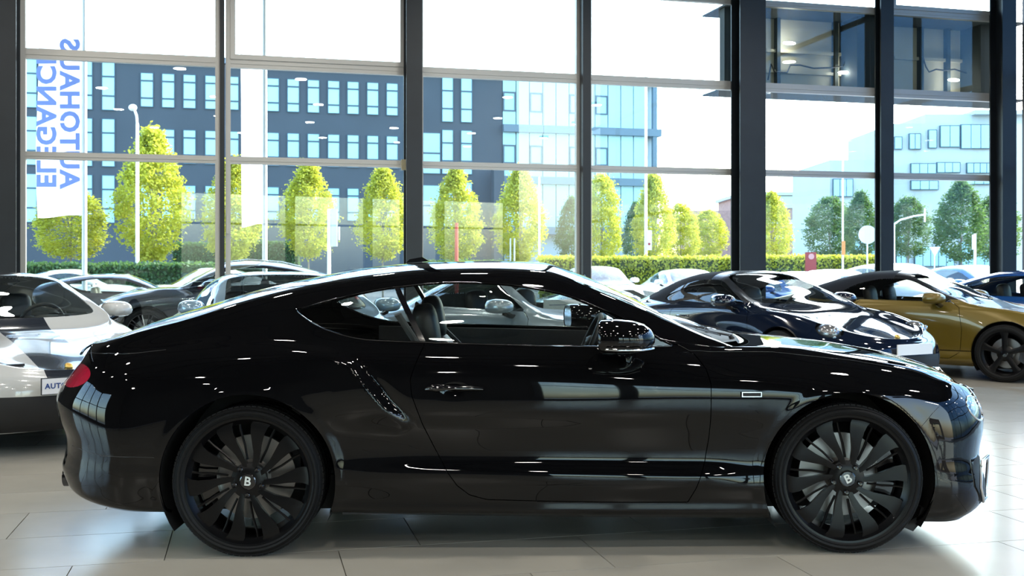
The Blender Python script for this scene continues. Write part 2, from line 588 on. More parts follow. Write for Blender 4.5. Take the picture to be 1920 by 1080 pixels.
for i, (xa, xb) in enumerate(((1.2, 3.1), (3.1, 5.9), (5.9, 9.4), (9.4, 12.9), (12.9, 16.4))):
    t = TM(); t.box((xa, -11.15, bz0), (xa+.18, -10.95, bz1)); t.box((xb-.18, -11.15, bz0), (xb, -10.95, bz1)); t.box((xa+.18, -11.1, 3.05), (xb-.18, -11, 3.13))
    o = t.obj('window_%d' % (7+i), M_STEEL, kind='structure')
    t = TM(); t.box((xa+.18, -11.08, bz0), (xb-.18, -11.07, bz1)); t.obj('pane', M_PANE, o)
# right: glazing with bluish panes running back from the corner column
C1 = W0 + Vector((CW, SW, 0))*(edges[6]+.25)
rdir = Vector((.30, -1, 0)).normalized(); ra = math.atan2(rdir.y, rdir.x)
RM = Matrix.Translation(C1) @ Matrix.Rotation(ra, 4, 'Z')
t = TM(); t.box((0, 0, -.02), (30, .15, .15), RM); t.box((0, 0, 9.7), (30, .15, CEIL), RM)
t.obj('wall_right', M_STEEL, kind='structure')
for i in range(8):
    t = TM()
    t.box((i*3.4, -.02, .15), (i*3.4+.12, .12, 9.7), RM)
    for z in (3.25, 4.95, 7.2): t.box((i*3.4+.12, 0, z-.05), (i*3.4+3.4, .1, z+.05), RM)
    o = t.obj('window_%d' % (14+i), M_STEEL, kind='structure')
    t = TM(); t.box((i*3.4+.12, .04, .15), (i*3.4+3.4, .05, 9.7), RM); t.obj('pane', M_BLUEPANE, o)
# ------------------------------------------------------------------ cars: shared pieces
M_TYRE = mat('tyre_rubber', (0.006, 0.006, 0.0065), 0.6, spec=0.22)
M_BLACK = mat('matt_black_plastic', (0.008, 0.008, 0.009), 0.6)
M_GLOSSBLACK = mat('gloss_black', (0.004, 0.004, 0.005), 0.08, coat=1)
M_CHROME = mat('bright_chrome', (0.75, 0.77, 0.8), 0.06, metal=1)
M_DCHROME = mat('dark_chrome', (0.10, 0.10, 0.11), 0.10, metal=1)
M_DISC = mat('brake_steel', (0.33, 0.32, 0.31), 0.32, metal=1)
M_LEATHER = mat('black_leather', (0.012, 0.012, 0.013), 0.45, noise=(40, 0.2))
M_CREAM = mat('cream_leather', (0.62, 0.55, 0.44), 0.5)
M_TINT = glass('tinted_car_glass', (0.80, 0.83, 0.81), 1.5)
M_SCREEN = glass('windscreen_glass', (0.80, 0.86, 0.84), 1.5)
M_DARKTINT = glass('dark_car_glass', (0.25, 0.27, 0.28), 1.5)
M_LAMP = glass('lamp_cover_glass', (0.85, 0.9, 0.92), 1.5)
M_LAMPIN = mat('lamp_reflector', (0.7, 0.72, 0.75), 0.12, metal=1)
M_RED = mat('ruby_tail_lamp', (0.35, 0.008, 0.03), 0.06, coat=1)
M_WHITE = mat('white_plastic', (0.8, 0.8, 0.8), 0.4)
M_BLUETXT = mat('blue_print', (0.02, 0.06, 0.22), 0.5)
M_CLOTH = mat('black_canvas_roof', (0.010, 0.011, 0.015), 0.85, spec=0.2, noise=(300, 0.15))

def rim_mesh(style, Rr, w, m):
    """face towards -y, wheel centre at the origin"""
    t = TM()
    yf = -w/2                                              # outer face plane
    t.lathe([(yf+0.012, Rr-0.012), (yf, Rr-0.004), (yf-0.002, Rr+0.006), (yf+0.012, Rr+0.010), (w/2, Rr+0.004),
             (w/2, Rr-0.02), (0.02, Rr-0.04), (yf+0.03, Rr-0.028)], n=64, closed=True)
    if style == 'turbine':
        nb = 10
        for k in range(nb):
            a0 = 2*math.pi*k/nb + 0.02
            out = []
            # (radius, centre-line swirl, half width, dish)
            prof = [(0.045, -0.12, 0.009, 0.022), (0.09, -0.08, 0.012, 0.018), (0.14, 0.0, 0.017, 0.012),
                    (0.19, 0.07, 0.025, 0.008), (0.235, 0.10, 0.034, 0.006), (0.268, 0.09, 0.040, 0.006), (Rr-0.012, 0.06, 0.043, 0.010)]
            L = len(prof); vs = []
            for r, s, h, d in prof:
                a = a0 + s
                for side, dz in ((-1, 0.0), (0.0, 0.0005), (1, 0.003)):
                    aa = a + side*h/r
                    vs.append((r*math.cos(aa), yf+d+0.004+dz, r*math.sin(aa)))
                for side in (1, -1):
                    aa = a + side*h*0.72/r
                    vs.append((r*math.cos(aa), yf+d+0.05, r*math.sin(aa)))
            fs = []
            for i in range(L-1):
                for j in range(5):
                    q = (j+1) % 5
                    fs.append((i*5+j, i*5+q, (i+1)*5+q, (i+1)*5+j))
            fs += [(0,1,2,3,4), tuple((L-1)*5+j for j in (4,3,2,1,0))]
            t.add(vs, fs)
            # raised inner rib of the slot beside each blade
            a = a0 + math.pi/nb + 0.12
            t.tube([(r*math.cos(a+s), yf+0.035, r*math.sin(a+s)) for r, s in ((0.10, -0.08), (0.17, -0.03), (0.24, 0.02), (0.27, 0.02))], 0.006, 6)
        t.lathe([(yf+0.03, 0.085), (yf+0.024, 0.066), (yf+0.018, 0.046), (yf+0.02, 0.0005)], n=40)
    elif style == 'five':
        for k in range(5):
            a0 = 2*math.pi*k/5 + math.pi/2
            prof = [(0.04, 0.034, 0.012), (0.10, 0.030, 0.014), (0.18, 0.032, 0.010), (0.24, 0.045, 0.006), (Rr-0.008, 0.062, 0.004)]
            vs = []; L = len(prof)
            for r, h, d in prof:
                for side, dz in ((-1, 0.006), (-0.5, 0), (0.5, 0), (1, 0.006), (0.8, 0.045), (-0.8, 0.045)):
                    vs.append((r*math.cos(a0) - side*h*math.sin(a0), yf+d+dz, r*math.sin(a0) + side*h*math.cos(a0)))
            fs = []
            for i in range(L-1):
                for j in range(6):
                    q = (j+1) % 6
                    fs.append((i*6+j, i*6+q, (i+1)*6+q, (i+1)*6+j))
            fs += [tuple(range(6)), tuple((L-1)*6+j for j in range(5, -1, -1))]
            t.add(vs, fs)
        t.lathe([(yf+0.03, 0.09), (yf+0.016, 0.07), (yf+0.012, 0.04), (yf+0.014, 0.0005)], n=32)
    else:
        for k in range(10):
            a0 = 2*math.pi*k/10
            for sg in (-1, 1):
                a1 = a0 + sg*0.10
                t.cyl((0.05*math.cos(a0), yf+0.02, 0.05*math.sin(a0)), ((Rr-0.01)*math.cos(a1), yf+0.012, (Rr-0.01)*math.sin(a1)), 0.011, 0.012, 6)
        t.lathe([(yf+0.03, 0.08), (yf+0.014, 0.06), (yf+0.012, 0.0005)], n=24)
    return t.mesh('rim', m, 28)

WCACHE = {}
def wheel_meshes(style, Rt, Rr, w, m, seg=1.0):
    k = (style, Rt, Rr, w, m.name)
    if k in WCACHE: return WCACHE[k]
    t = TM()
    h = w/2
    n = int(96*seg)
    t.lathe([(-h+0.005, Rr-0.002), (-h-0.008, Rr+0.012), (-h-0.014, (Rt+Rr)/2), (-h-0.006, Rt-0.020), (-h+0.012, Rt-0.006), (-h+0.03, Rt),
             (h-0.03, Rt), (h-0.012, Rt-0.006), (h+0.01, (Rt+Rr)/2), (h, Rr)], n=n)
    # shoulder tread blocks
    nb = int(80*seg)
    for i in range(nb):
        a = 2*math.pi*i/nb
        c, s = math.cos(a), math.sin(a)
        M = Matrix(((c, 0, -s, 0), (0, 1, 0, 0), (s, 0, c, 0), (0, 0, 0, 1)))
        b = math.pi*2/nb*Rt*0.42
        for y0, y1 in ((-h+0.016, -h+0.055), (-h+0.062, -0.004), (0.004, h-0.062), (h-0.055, h-0.016)):
            t.box((-b, y0, Rt-0.004), (b, y1, Rt+0.0015), M)
    for q in (0.25, 0.78):
        r = Rr + (Rt-Rr)*q
        yy = -h - 0.0135
        t.lathe([(yy+0.003, r-0.003), (yy-0.0012, r), (yy+0.003, r+0.003)], n=n)
    tyre = t.mesh('tyre', M_TYRE, 40)
    rim = rim_mesh(style, Rr, w, m)
    t = TM(); t.lathe([(-0.015, 0.06), (-0.015, Rr*0.68), (0.015, Rr*0.68), (0.015, 0.06)], n=48, closed=True)
    t.lathe([(-0.05, 0.0005), (-0.05, 0.075), (-0.015, 0.085)], n=32)
    disc = t.mesh('brake_disc', M_DISC, 35)
    t = TM()
    pts = [(r*math.cos(a), r*math.sin(a)) for r, a in [(Rr*0.86, x) for x in np.linspace(-0.55, 0.55, 10)] + [(Rr*0.56, x) for x in np.linspace(0.5, -0.5, 8)]]
    t.prism(pts, -0.055, 0.04)
    cal = t.mesh('caliper', M_GLOSSBLACK, 35)
    t = TM(); t.lathe([(-h+0.02, 0.040), (-h+0.008, 0.038), (-h+0.005, 0.034), (-h+0.004, 0.0005)], n=32)
    cap = t.mesh('centre_cap', M_GLOSSBLACK, 35)
    t = TM(); t.lathe([(-h+0.03, 0.013), (-h+0.012, 0.012), (-h+0.009, 0.009), (-h+0.010, 0.0005)], n=12)
    bolt = t.mesh('lug_bolt', M_GLOSSBLACK, 35)
    WCACHE[k] = (tyre, rim, disc, cal, cap, bolt)
    return WCACHE[k]

def add_wheel(parent, x, y, z, side, style, Rt, Rr, w, m, steer=0.0, bolts=True, cal=0.0, seg=1.0, spin=0.0):
    """side -1: face towards -y. The rim is the part; tyre, disc, caliper, cap and bolts are its sub-parts."""
    tyre, rim, disc, calm, cap, bolt = wheel_meshes(style, Rt, Rr, w, m, seg)
    def mk(name, me, par, loc=(0, 0, 0)):
        o = bpy.data.objects.new(name, me); COL.objects.link(o); o.parent = par; o.location = loc
        return o
    wl = mk('wheel', rim, parent, (x, y, z))
    wl.rotation_euler = (0, 0, steer + (math.pi if side > 0 else 0))
    mk('tyre', tyre, wl)
    mk('brake_disc', disc, wl, (0, 0.02, 0))
    c = mk('caliper', calm, wl, (0, 0.02, 0)); c.rotation_euler = (0, cal, 0)
    mk('centre_cap', cap, wl)
    if bolts:
        for k in range(5):
            a = 2*math.pi*k/5 + 0.9 + spin
            mk('lug_bolt', bolt, wl, (0.066*math.cos(a), 0, 0.066*math.sin(a)))
    return wl

def arch_liner(x, z, r, y_out, y_in, sgn, parent, zmin=0.12):
    t = TM()
    n = 40; vs = []; fs = []
    a0 = math.asin(max(-1, min(1, (zmin - z)/r)))
    for i in range(n+1):
        a = a0 + (math.pi - 2*a0)*i/n
        for y in (y_out, y_in):
            vs.append((x + r*math.cos(a), sgn*y, z + r*math.sin(a)))
    for i in range(n): fs.append((2*i, 2*i+1, 2*i+3, 2*i+2))
    b = len(vs)
    t.add(vs, fs)
    t.add([(x + r*math.cos(a0 + (math.pi-2*a0)*i/n), sgn*y_in, z + r*math.sin(a0 + (math.pi-2*a0)*i/n)) for i in range(n+1)], [tuple(range(n+1))])
    return t.obj('wheel_arch_liner', M_BLACK, parent, smooth=40)

def seat(parent, x, y, m, name='seat', z0=0.28, top=1.05, rake=0.32, split=True):
    t = TM()
    hb = top - z0
    M = Matrix.Translation((x, y, z0)) @ Matrix.Rotation(0, 4, 'Y')
    t.ell((x+0.22, y, z0+0.06), (0.30, 0.25, 0.11), 18, 10, e=0.55)
    Mb = Matrix.Rotation(-rake, 4, 'Y')
    t.ell(Vector((x-0.14, y, z0+0.34)), (0.10, 0.25, 0.34), 18, 12, Mb, e=0.6)
    t.ell(Vector((x-0.02-0.02, y+0.21, z0+0.30)), (0.10, 0.05, 0.26), 12, 8, Mb, e=0.7)
    t.ell(Vector((x-0.02-0.02, y-0.21, z0+0.30)), (0.10, 0.05, 0.26), 12, 8, Mb, e=0.7)
    o = t.obj(name, m, parent, smooth=60)
    h = TM(); h.ell(Vector((x-0.14-0.40*math.sin(rake)*0.9, y, top-0.12)), (0.065, 0.14, 0.13), 16, 12, Matrix.Rotation(-rake*0.6, 4, 'Y'), e=0.6)
    h.cyl((x-0.22, y-0.06, top-0.3), (x-0.26, y-0.06, top-0.15), 0.007); h.cyl((x-0.22, y+0.06, top-0.3), (x-0.26, y+0.06, top-0.15), 0.007)
    h.obj('headrest', m, o, smooth=60)
    return o

def steering(parent, x, y, z, m=None):
    t = TM()
    c = Vector((x, y, z)); tilt = 0.42
    ax = Vector((math.cos(tilt), 0, -math.sin(tilt))); u = Vector((0, 1, 0)); v = ax.cross(u)
    t.tube([c + u*(0.185*math.cos(a)) + v*(0.185*math.sin(a)) for a in np.linspace(0, 2*math.pi, 33)[:-1]], 0.017, 10, closed=True)
    t.ell(c + ax*0.02, (0.04, 0.075, 0.06), 14, 8)
    for a in (0.15, math.pi-0.15, -math.pi/2):
        t.cyl(c + ax*0.02, c + u*(0.18*math.cos(a)) + v*(0.18*math.sin(a)), 0.014, 0.011, 8)
    t.cyl(c + ax*0.02, c + ax*0.35, 0.035, 0.035, 12)
    return t.obj('steering_wheel', m or M_LEATHER, parent, smooth=50)

def door_mirror(parent, x, y, z, sgn, m, sc=1.0, stalk=0.12, name='door_mirror', under=None):
    """sgn +1 = car's left (+y)"""
    t = TM()
    Mx = Matrix.Rotation(sgn*0.12, 4, 'Z')
    vs = []; n = 20; fs = []
    prof = [(-0.115, 0.93, 0.93), (-0.105, 1.0, 1.0), (-0.04, 1.0, 1.02), (0.02, 0.95, 0.95), (0.07, 0.80, 0.78), (0.10, 0.55, 0.52), (0.115, 0.2, 0.2), (0.117, 0.02, 0.02)]
    for px, sy, sz in prof:
        for i in range(n):
            a = 2*math.pi*i/n
            cy = math.copysign(abs(math.cos(a))**0.75, math.cos(a)); cz = math.copysign(abs(math.sin(a))**0.75, math.sin(a))
            hz = 0.085 if cz > 0 else 0.060
            p = Mx @ Vector((px, sgn*(0.125*sy*cy), hz*sz*cz))
            vs.append((x + p.x*sc, y + p.y*sc, z + p.z*sc))
    for j in range(len(prof)-1):
        for i in range(n):
            l = (i+1) % n
            fs.append((j*n+i, j*n+l, (j+1)*n+l, (j+1)*n+i))
    t.add(vs, fs)
    o = t.obj(name, m, parent, smooth=50)
    g = TM(); gv = []
    for i in range(n):
        a = 2*math.pi*i/n
        cy = math.copysign(abs(math.cos(a))**0.75, math.cos(a)); cz = math.copysign(abs(math.sin(a))**0.75, math.sin(a))
        hz = 0.085 if cz > 0 else 0.060
        p = Mx @ Vector((-0.112, sgn*(0.118*cy), hz*0.93*cz))
        gv.append((x + p.x*sc, y + p.y*sc, z + p.z*sc))
    g.add(gv, [tuple(range(n))]); g.obj('mirror_glass', M_CHROME, o)
    s = TM()
    s.tube([(x+0.02*sc, y - sgn*0.02*sc, z-0.05*sc), (x+0.03*sc, y - sgn*0.09*sc, z-0.085*sc), (x+0.04*sc, y - sgn*(0.10+stalk)*sc, z-0.10*sc)], [0.035*sc, 0.028*sc, 0.03*sc], 10, flat=0.55)
    s.obj('mirror_stalk', under or M_GLOSSBLACK, o, smooth=50)
    return o

def surf_tube(parent, name, poly, M, m, r=0.0015, closed=False, view='side', sgn=-1, off=0.0):
    """thin raised line laid on a shell surface M (V,N,T) along poly"""
    V, N, T = M
    if view == 'side':
        sel = V[:, 1]*sgn > 0.2; ia, ib = 0, 2
    elif view == 'front':
        sel = V[:, 0] > 0; ia, ib = 1, 2
    else:
        sel = V[:, 2] > 0.4; ia, ib = 0, 1
    P = V[sel]; Nn = N[sel]
    pts = []
    dense = []
    n = len(poly)
    for i in range(n if closed else n-1):
        a = np.array(poly[i]); b = np.array(poly[(i+1) % n])
        k = max(1, int(np.hypot(*(b-a))/0.03))
        for j in range(k): dense.append(a + (b-a)*j/k)
    if not closed: dense.append(np.array(poly[-1]))
    for q in dense:
        d = (P[:, ia]-q[0])**2 + (P[:, ib]-q[1])**2
        i4 = np.argpartition(d, 4)[:4]
        w = 1/(d[i4]+1e-7); w /= w.sum()
        p = (P[i4]*w[:, None]).sum(0); nn = (Nn[i4]*w[:, None]).sum(0)
        pts.append(p + nn*off)
    t = TM(); t.tube(pts, r, 6, closed)
    return t.obj(name, m, parent, smooth=60)
# ------------------------------------------------------------------ the black coupe in the foreground
CAR_ROT = R(1.3)
bent = empty('coupe_car', (0.1607, 6.1298, 0), CAR_ROT, 'long glossy black two-door coupe with black wheels, side-on in the foreground', 'car')
PAINT_K = mat('black_car_paint', (0.0022, 0.0022, 0.0026), 0.04, coat=1.0, spec=0.0)
PAINT_K.node_tree.nodes['Principled BSDF'].inputs['Coat IOR'].default_value = 1.43
HL = 0.88
def L(z, w, t, n): return dict(z=z, w=w, t=t, n=n)
BL = [
 L([(-2.5,.30),(-2.4,.26),(-2.25,.225),(-1.95,.195),(-1.0,.185),(0,.168),(1.0,.155),(1.75,.13),(2.0,.125),(2.25,.15)], [(-2,.84),(-1,.86),(0,.87),(1,.86),(2,.84)], -2.42, 2.20),
 L([(-2.5,.33),(-2.4,.29),(-2.2,.25),(-1.9,.22),(-1,.212),(0,.20),(1,.19),(1.9,.165),(2.25,.19)], [(-2,.90),(-1,.915),(0,.925),(1,.915),(2,.885)], -2.49, 2.285),
 L([(-2.5,.37),(-2,.30),(-1,.265),(0,.25),(1,.245),(2,.22),(2.25,.23)], [(-2,.92),(-1,.92),(0,.928),(1,.92),(2,.91)], -2.515, 2.31),
 L([(-2.5,.42),(-2,.38),(-1,.345),(0,.33),(1,.32),(2,.30),(2.25,.30)], [(-2.1,.93),(-1.4,.945),(-.9,.937),(-.5,.930),(0,.937),(.6,.94),(1,.935),(1.43,.94),(2,.925)], -2.50, 2.30),
 L([(-2.5,.47),(-2,.44),(-1,.40),(0,.385),(.7,.37),(1,.365),(2,.37),(2.25,.38)], [(-2.1,.932),(-1.4,.95),(-.9,.938),(-.5,.934),(0,.938),(.7,.941),(.95,.93),(1.43,.945),(2,.92)], -2.49, 2.275),
 L([(-2.5,.54),(-2,.50),(-1,.47),(0,.45),(1,.44),(2,.44),(2.25,.45)], [(-2.1,.935),(-1.4,.958),(-.9,.93),(-.5,.912),(0,.908),(.7,.910),(1,.915),(1.43,.95),(2,.91)], -2.495, 2.27),
 L([(-2.5,.62),(-2,.60),(-1,.59),(0,.58),(1,.57),(2,.55),(2.25,.55)], [(-2.1,.932),(-1.4,.965),(-.9,.935),(-.5,.922),(0,.922),(.7,.922),(1,.927),(1.43,.955),(2,.90)], -2.535, 2.30),
 L([(-2.5,.70),(-2,.70),(-1,.69),(0,.69),(1,.69),(2,.635),(2.25,.60)], [(-2.1,.92),(-1.4,.965),(-.9,.947),(-.5,.9455),(0,.9455),(.7,.9435),(1,.9435),(1.43,.955),(2,.885)], -2.55, 2.305),
 L([(-2.5,.765),(-2,.79),(-1,.79),(0,.79),(.7,.79),(1.43,.775),(2,.70),(2.25,.65)], [(-2.1,.90),(-1.4,.955),(-.9,.946),(-.5,.9425),(0,.9415),(.7,.9395),(1,.9385),(1.43,.945),(2,.86)], -2.52, 2.295),
 L([(-2.5,.82),(-2,.86),(-1,.86),(0,.855),(.7,.85),(1.43,.83),(2,.75),(2.25,.69)], [(-2.1,.875),(-1.4,.935),(-.9,.933),(-.5,.932),(0,.930),(.7,.922),(1.43,.905),(2,.815)], -2.47, 2.28),
 L([(-2.5,.87),(-2,.915),(-1.4,.945),(-1,.945),(-.5,.935),(0,.93),(.7,.92),(1.43,.885),(2,.785),(2.25,.72)], [(-2.1,.83),(-1.4,.90),(-.9,.905),(-.5,.905),(0,.902),(.7,.885),(1.0,.85),(1.43,.84),(2,.77)], -2.43, 2.255),
 L([(-2.5,.915),(-2.1,.945),(-1.4,1.005),(-1,1.002),(-.6,.993),(0,.978),(.5,.970),(.9,.958),(1.1,.955),(1.5,.912),(1.8,.857),(2.0,.80),(2.2,.735)], [(-2.2,.77),(-1.8,.80),(-1.2,.84),(-.6,.862),(0,.862),(.5,.842),(.9,.79),(1.2,.765),(1.8,.735),(2,.71)], -2.41, 2.225),
 L([(-2.5,.94),(-2.2,.958),(-1.9,.985),(-1.5,1.055),(-1.2,1.10),(-.9,1.13),(-.4,1.14),(0,1.115),(.3,1.07),(.6,1.005),(.9,.968),(1.1,.968),(1.5,.922),(1.8,.868),(2.0,.81),(2.2,.745)], [(-2.3,.73),(-1.9,.745),(-1.5,.755),(-1.2,.765),(-.9,.785),(-.4,.785),(0,.785),(.3,.79),(.6,.80),(.9,.765),(1.2,.73),(1.8,.69),(2,.66)], -2.40, 2.215),
 L([(-2.5,.95),(-2.3,.965),(-2.0,1.01),(-1.8,1.06),(-1.5,1.14),(-1.2,1.20),(-.9,1.248),(-.6,1.286),(-.3,1.29),(0,1.262),(.2,1.195),(.4,1.10),(.6,.995),(.9,.972),(1.1,.972),(1.5,.930),(1.8,.878),(2.0,.823),(2.2,.757)], [(-2.3,.69),(-1.9,.68),(-1.5,.675),(-1.2,.672),(-.9,.675),(-.4,.67),(0,.68),(.2,.705),(.4,.745),(.6,.79),(.9,.75),(1.2,.69),(1.8,.64),(2,.61)], -2.40, 2.21),
 L([(-2.5,.955),(-2.3,.975),(-2.0,1.045),(-1.8,1.10),(-1.5,1.19),(-1.2,1.258),(-.9,1.305),(-.6,1.338),(-.3,1.342),(0,1.322),(.2,1.26),(.4,1.18),(.6,1.09),(.8,1.01),(.95,.972),(1.1,.975),(1.5,.938),(1.8,.888),(2.0,.835),(2.2,.768)], [(-2.3,.62),(-1.9,.60),(-1.5,.59),(-1.2,.585),(-.9,.585),(-.4,.585),(0,.60),(.2,.63),(.4,.665),(.6,.70),(.8,.715),(.95,.70),(1.2,.60),(1.8,.55),(2,.53)], -2.405, 2.215),
 L([(-2.5,.955),(-2.35,.97),(-2.2,1.015),(-2.0,1.085),(-1.8,1.145),(-1.5,1.235),(-1.2,1.302),(-.9,1.352),(-.6,1.378),(-.3,1.385),(0,1.372),(.15,1.33),(.4,1.225),(.6,1.125),(.8,1.02),(.95,.97),(1.1,.980),(1.5,.948),(1.8,.902),(2.0,.855),(2.2,.785)], [(-2.3,.38),(-1.9,.36),(-1.2,.34),(-.4,.34),(0,.35),(.8,.40),(1.2,.36),(2,.32)], -2.415, 2.235),
 L([(-2.5,.955),(-2.35,.97),(-2.2,1.020),(-2.0,1.095),(-1.8,1.16),(-1.5,1.248),(-1.2,1.315),(-.9,1.365),(-.6,1.39),(-.3,1.398),(0,1.388),(.13,1.352),(.4,1.24),(.6,1.14),(.8,1.03),(.95,.975),(1.1,.985),(1.5,.955),(1.8,.912),(2.0,.867),(2.2,.80)], [(0,0)], -2.42, 2.245),
]
hpoly = poly_sdf([(-2.6,1.02),(-1.4,.985),(-1.2,.966),(-1.05,.945),(-.94,.890),(-.87,.80),(-.79,.70),(-.70,.615),(-.9,.45),(-2.6,.45)])
def sstep(a, b, x):
    t = np.clip((x-a)/(b-a), 0, 1)
    return t*t*(3-2*t)
def bent_disp(S):
    x, y, z = S[..., 0], S[..., 1], S[..., 2]
    S = S.copy()
    sd = hpoly(x, z)
    A = 0.030 * sstep(-1.55, -1.0, x) * sstep(.56, .70, z) * (z < 1.0)
    prof = np.where(sd < 0, np.exp(np.minimum(sd, 0)/.22), 1 - sstep(0, .045, sd))
    S[..., 1] += A*prof*(y > .6)
    # shallow valley in front of the haunch with a second soft ridge
    S[..., 1] -= 0.010*np.exp(-((sd-.055)/.03)**2)*sstep(.60, .72, z)*(1-sstep(.80, .90, z))*sstep(-1.0, -.9, x)*(y > .6)
    # rolled lips round the wheel openings
    for cx in (-1.4255, 1.4255):
        r = np.hypot(x-cx, z-.355)
        S[..., 1] += .004*(1-sstep(.42, .47, r))*(y > .6)*(x*x < 4.2)
    # finger recess behind the door handle
    S[..., 1] -= .009*np.exp(-(((x+.45)/.05)**2 + ((z-.785)/.024)**2))*(y > .6)
    return S
half = half_body(BL, -1.95, 1.88, pt=2.35, pn=2.3, nend=26, nmid=250, sub=8, disp=bent_disp)
side_f = lambda M: (M[0][:, 0], M[0][:, 2])
WIN = smooth_poly([(-1.235,1.152),(-1.15,1.095),(-1.05,1.052),(-.93,1.022),(-.80,1.010),(-.45,.998),(0,.984),(.35,.978),(.545,.978),(.60,.982),(.555,1.008),(.40,1.098),(.22,1.176),(.08,1.228),(-.09,1.262),(-.26,1.281),(-.52,1.286),(-.74,1.266),(-.90,1.240),(-1.06,1.203),(-1.20,1.165)], 4)
DOOR = [(-.600,.992),(-.64,.90),(-.662,.836),(-.655,.76),(-.603,.617),(-.545,.50),(-.484,.39),(-.442,.331),(-.384,.286),(-.30,.263),(-.013,.254),(.324,.247),(.654,.245),(.69,.31),(.738,.435),(.756,.55),(.761,.638),(.763,.807),(.745,.876),(.70,.942),(.63,.985),(.60,.99)]
V, N, T = half
def cutf(M, fn): return cut(M, fn(M[0]))
body = half
for cx in (-1.4255, 1.4255):
    _, body = cutf(body, lambda V: np.where(V[:, 1] > .5, np.hypot(V[:, 0]-cx, V[:, 2]-.355) - .412, 1.0))
wf = poly_sdf(WIN); df = poly_sdf(DOOR + [(.60,1.3),(-.60,1.3)])
sg = lambda V: np.where((V[:, 1] > .5) & (V[:, 2] > .9), wf(V[:, 0], V[:, 2]), 1.0)
side_glass, body = cutf(body, sg)
def split_door(V):
    d = df(V[:, 0], V[:, 2])
    return np.where((V[:, 1] > .5), d, 1.0)
door_zone = poly_sdf([(-.9,.2),(1,.2),(1,.990),(-.9,.997)])
_d, body = cutf(body, lambda V: np.where(V[:, 1] > .5, np.maximum(split_door(V) - .002, door_zone(V[:, 0], V[:, 2])), 1.0))
_g, door = cutf(_d, lambda V: -(split_door(V) + .002))
door = _g if len(_g[2]) > len(door[2]) else door
# windscreen and rear window, cut in plan
WS = smooth_poly([(.14,-.40),(.11,-.53),(.16,-.60),(.45,-.668),(.72,-.700),(.84,-.60),(.915,-.3),(.93,0),(.915,.3),(.84,.60),(.72,.700),(.45,.668),(.16,.60),(.11,.53),(.14,.40),(.15,0)], 4)
RW = smooth_poly([(-1.02,-.30),(-1.04,-.50),(-1.14,-.555),(-1.5,-.565),(-1.82,-.560),(-1.90,-.45),(-1.93,0),(-1.90,.45),(-1.82,.560),(-1.5,.565),(-1.14,.555),(-1.04,.50),(-1.02,.30),(-1.01,0)], 4)
ws, rw = poly_sdf(WS), poly_sdf(RW)
screen, body = cutf(body, lambda V: np.where(V[:, 2] > .95, ws(V[:, 0], V[:, 1]), 1.0))
rear_glass, body = cutf(body, lambda V: np.where(V[:, 2] > .95, rw(V[:, 0], V[:, 1]), 1.0))
# lamps
TLf = poly_sdf([(-2.6,.80),(-2.22,.785),(-2.175,.82),(-2.20,.855),(-2.28,.885),(-2.6,.905)])
tail_l, body = cutf(body, lambda V: np.where((V[:, 0] < -2.1) & (V[:, 1] > .42), np.hypot((V[:, 0]+2.325)/.120, (V[:, 2]-.842-.10*(V[:, 0]+2.2))/.052) - 1, 1.0))
def lampf(V):
    a = np.hypot((V[:, 1]-.56)/.135, (V[:, 2]-.665)/.095) - 1
    b = np.hypot((V[:, 1]-.745)/.080, (V[:, 2]-.665)/.060) - 1
    return np.where(V[:, 0] > 1.8, np.minimum(a, b), 1.0)
head_l, body = cutf(body, lampf)
def grillef(V):
    g = poly_sdf([(-.1,.30),(.33,.30),(.40,.42),(.40,.62),(.34,.70),(.2,.735),(-.1,.74)])
    return np.where(V[:, 0] > 1.9, g(V[:, 1], V[:, 2]), 1.0)
grille, body = cutf(body, grillef)
def ventf(V):
    g = poly_sdf([(.50,.21),(.80,.20),(.86,.30),(.84,.42),(.78,.44),(.52,.36)])
    return np.where(V[:, 0] > 1.9, g(V[:, 1], V[:, 2]), 1.0)
vent, body = cutf(body, ventf)
full = lambda M: merge(M, mirror(M))
patch_obj('body_shell', full(body), PAINT_K, bent, flange=.012)
for s, nm in ((door, 'door'), (mirror(door), 'door')):
    dd = patch_obj(nm, s, PAINT_K, bent, flange=.012)
    sg_ = 1 if s is door else -1
    h = TM(); hp = [(-.59,.788),(-.565,.795),(-.48,.797),(-.39,.795),(-.32,.788)]
    h.tube([(x, sg_*(.962 if 0 < i < 4 else .944), z) for i, (x, z) in enumerate(hp)], [.007,.012,.013,.012,.006], 10, flat=.7)
    h.ell((-.53, sg_*.945, .794), (.05, .012, .017), 14, 8)
    h.obj('door_handle', M_GLOSSBLACK, dd, smooth=50)
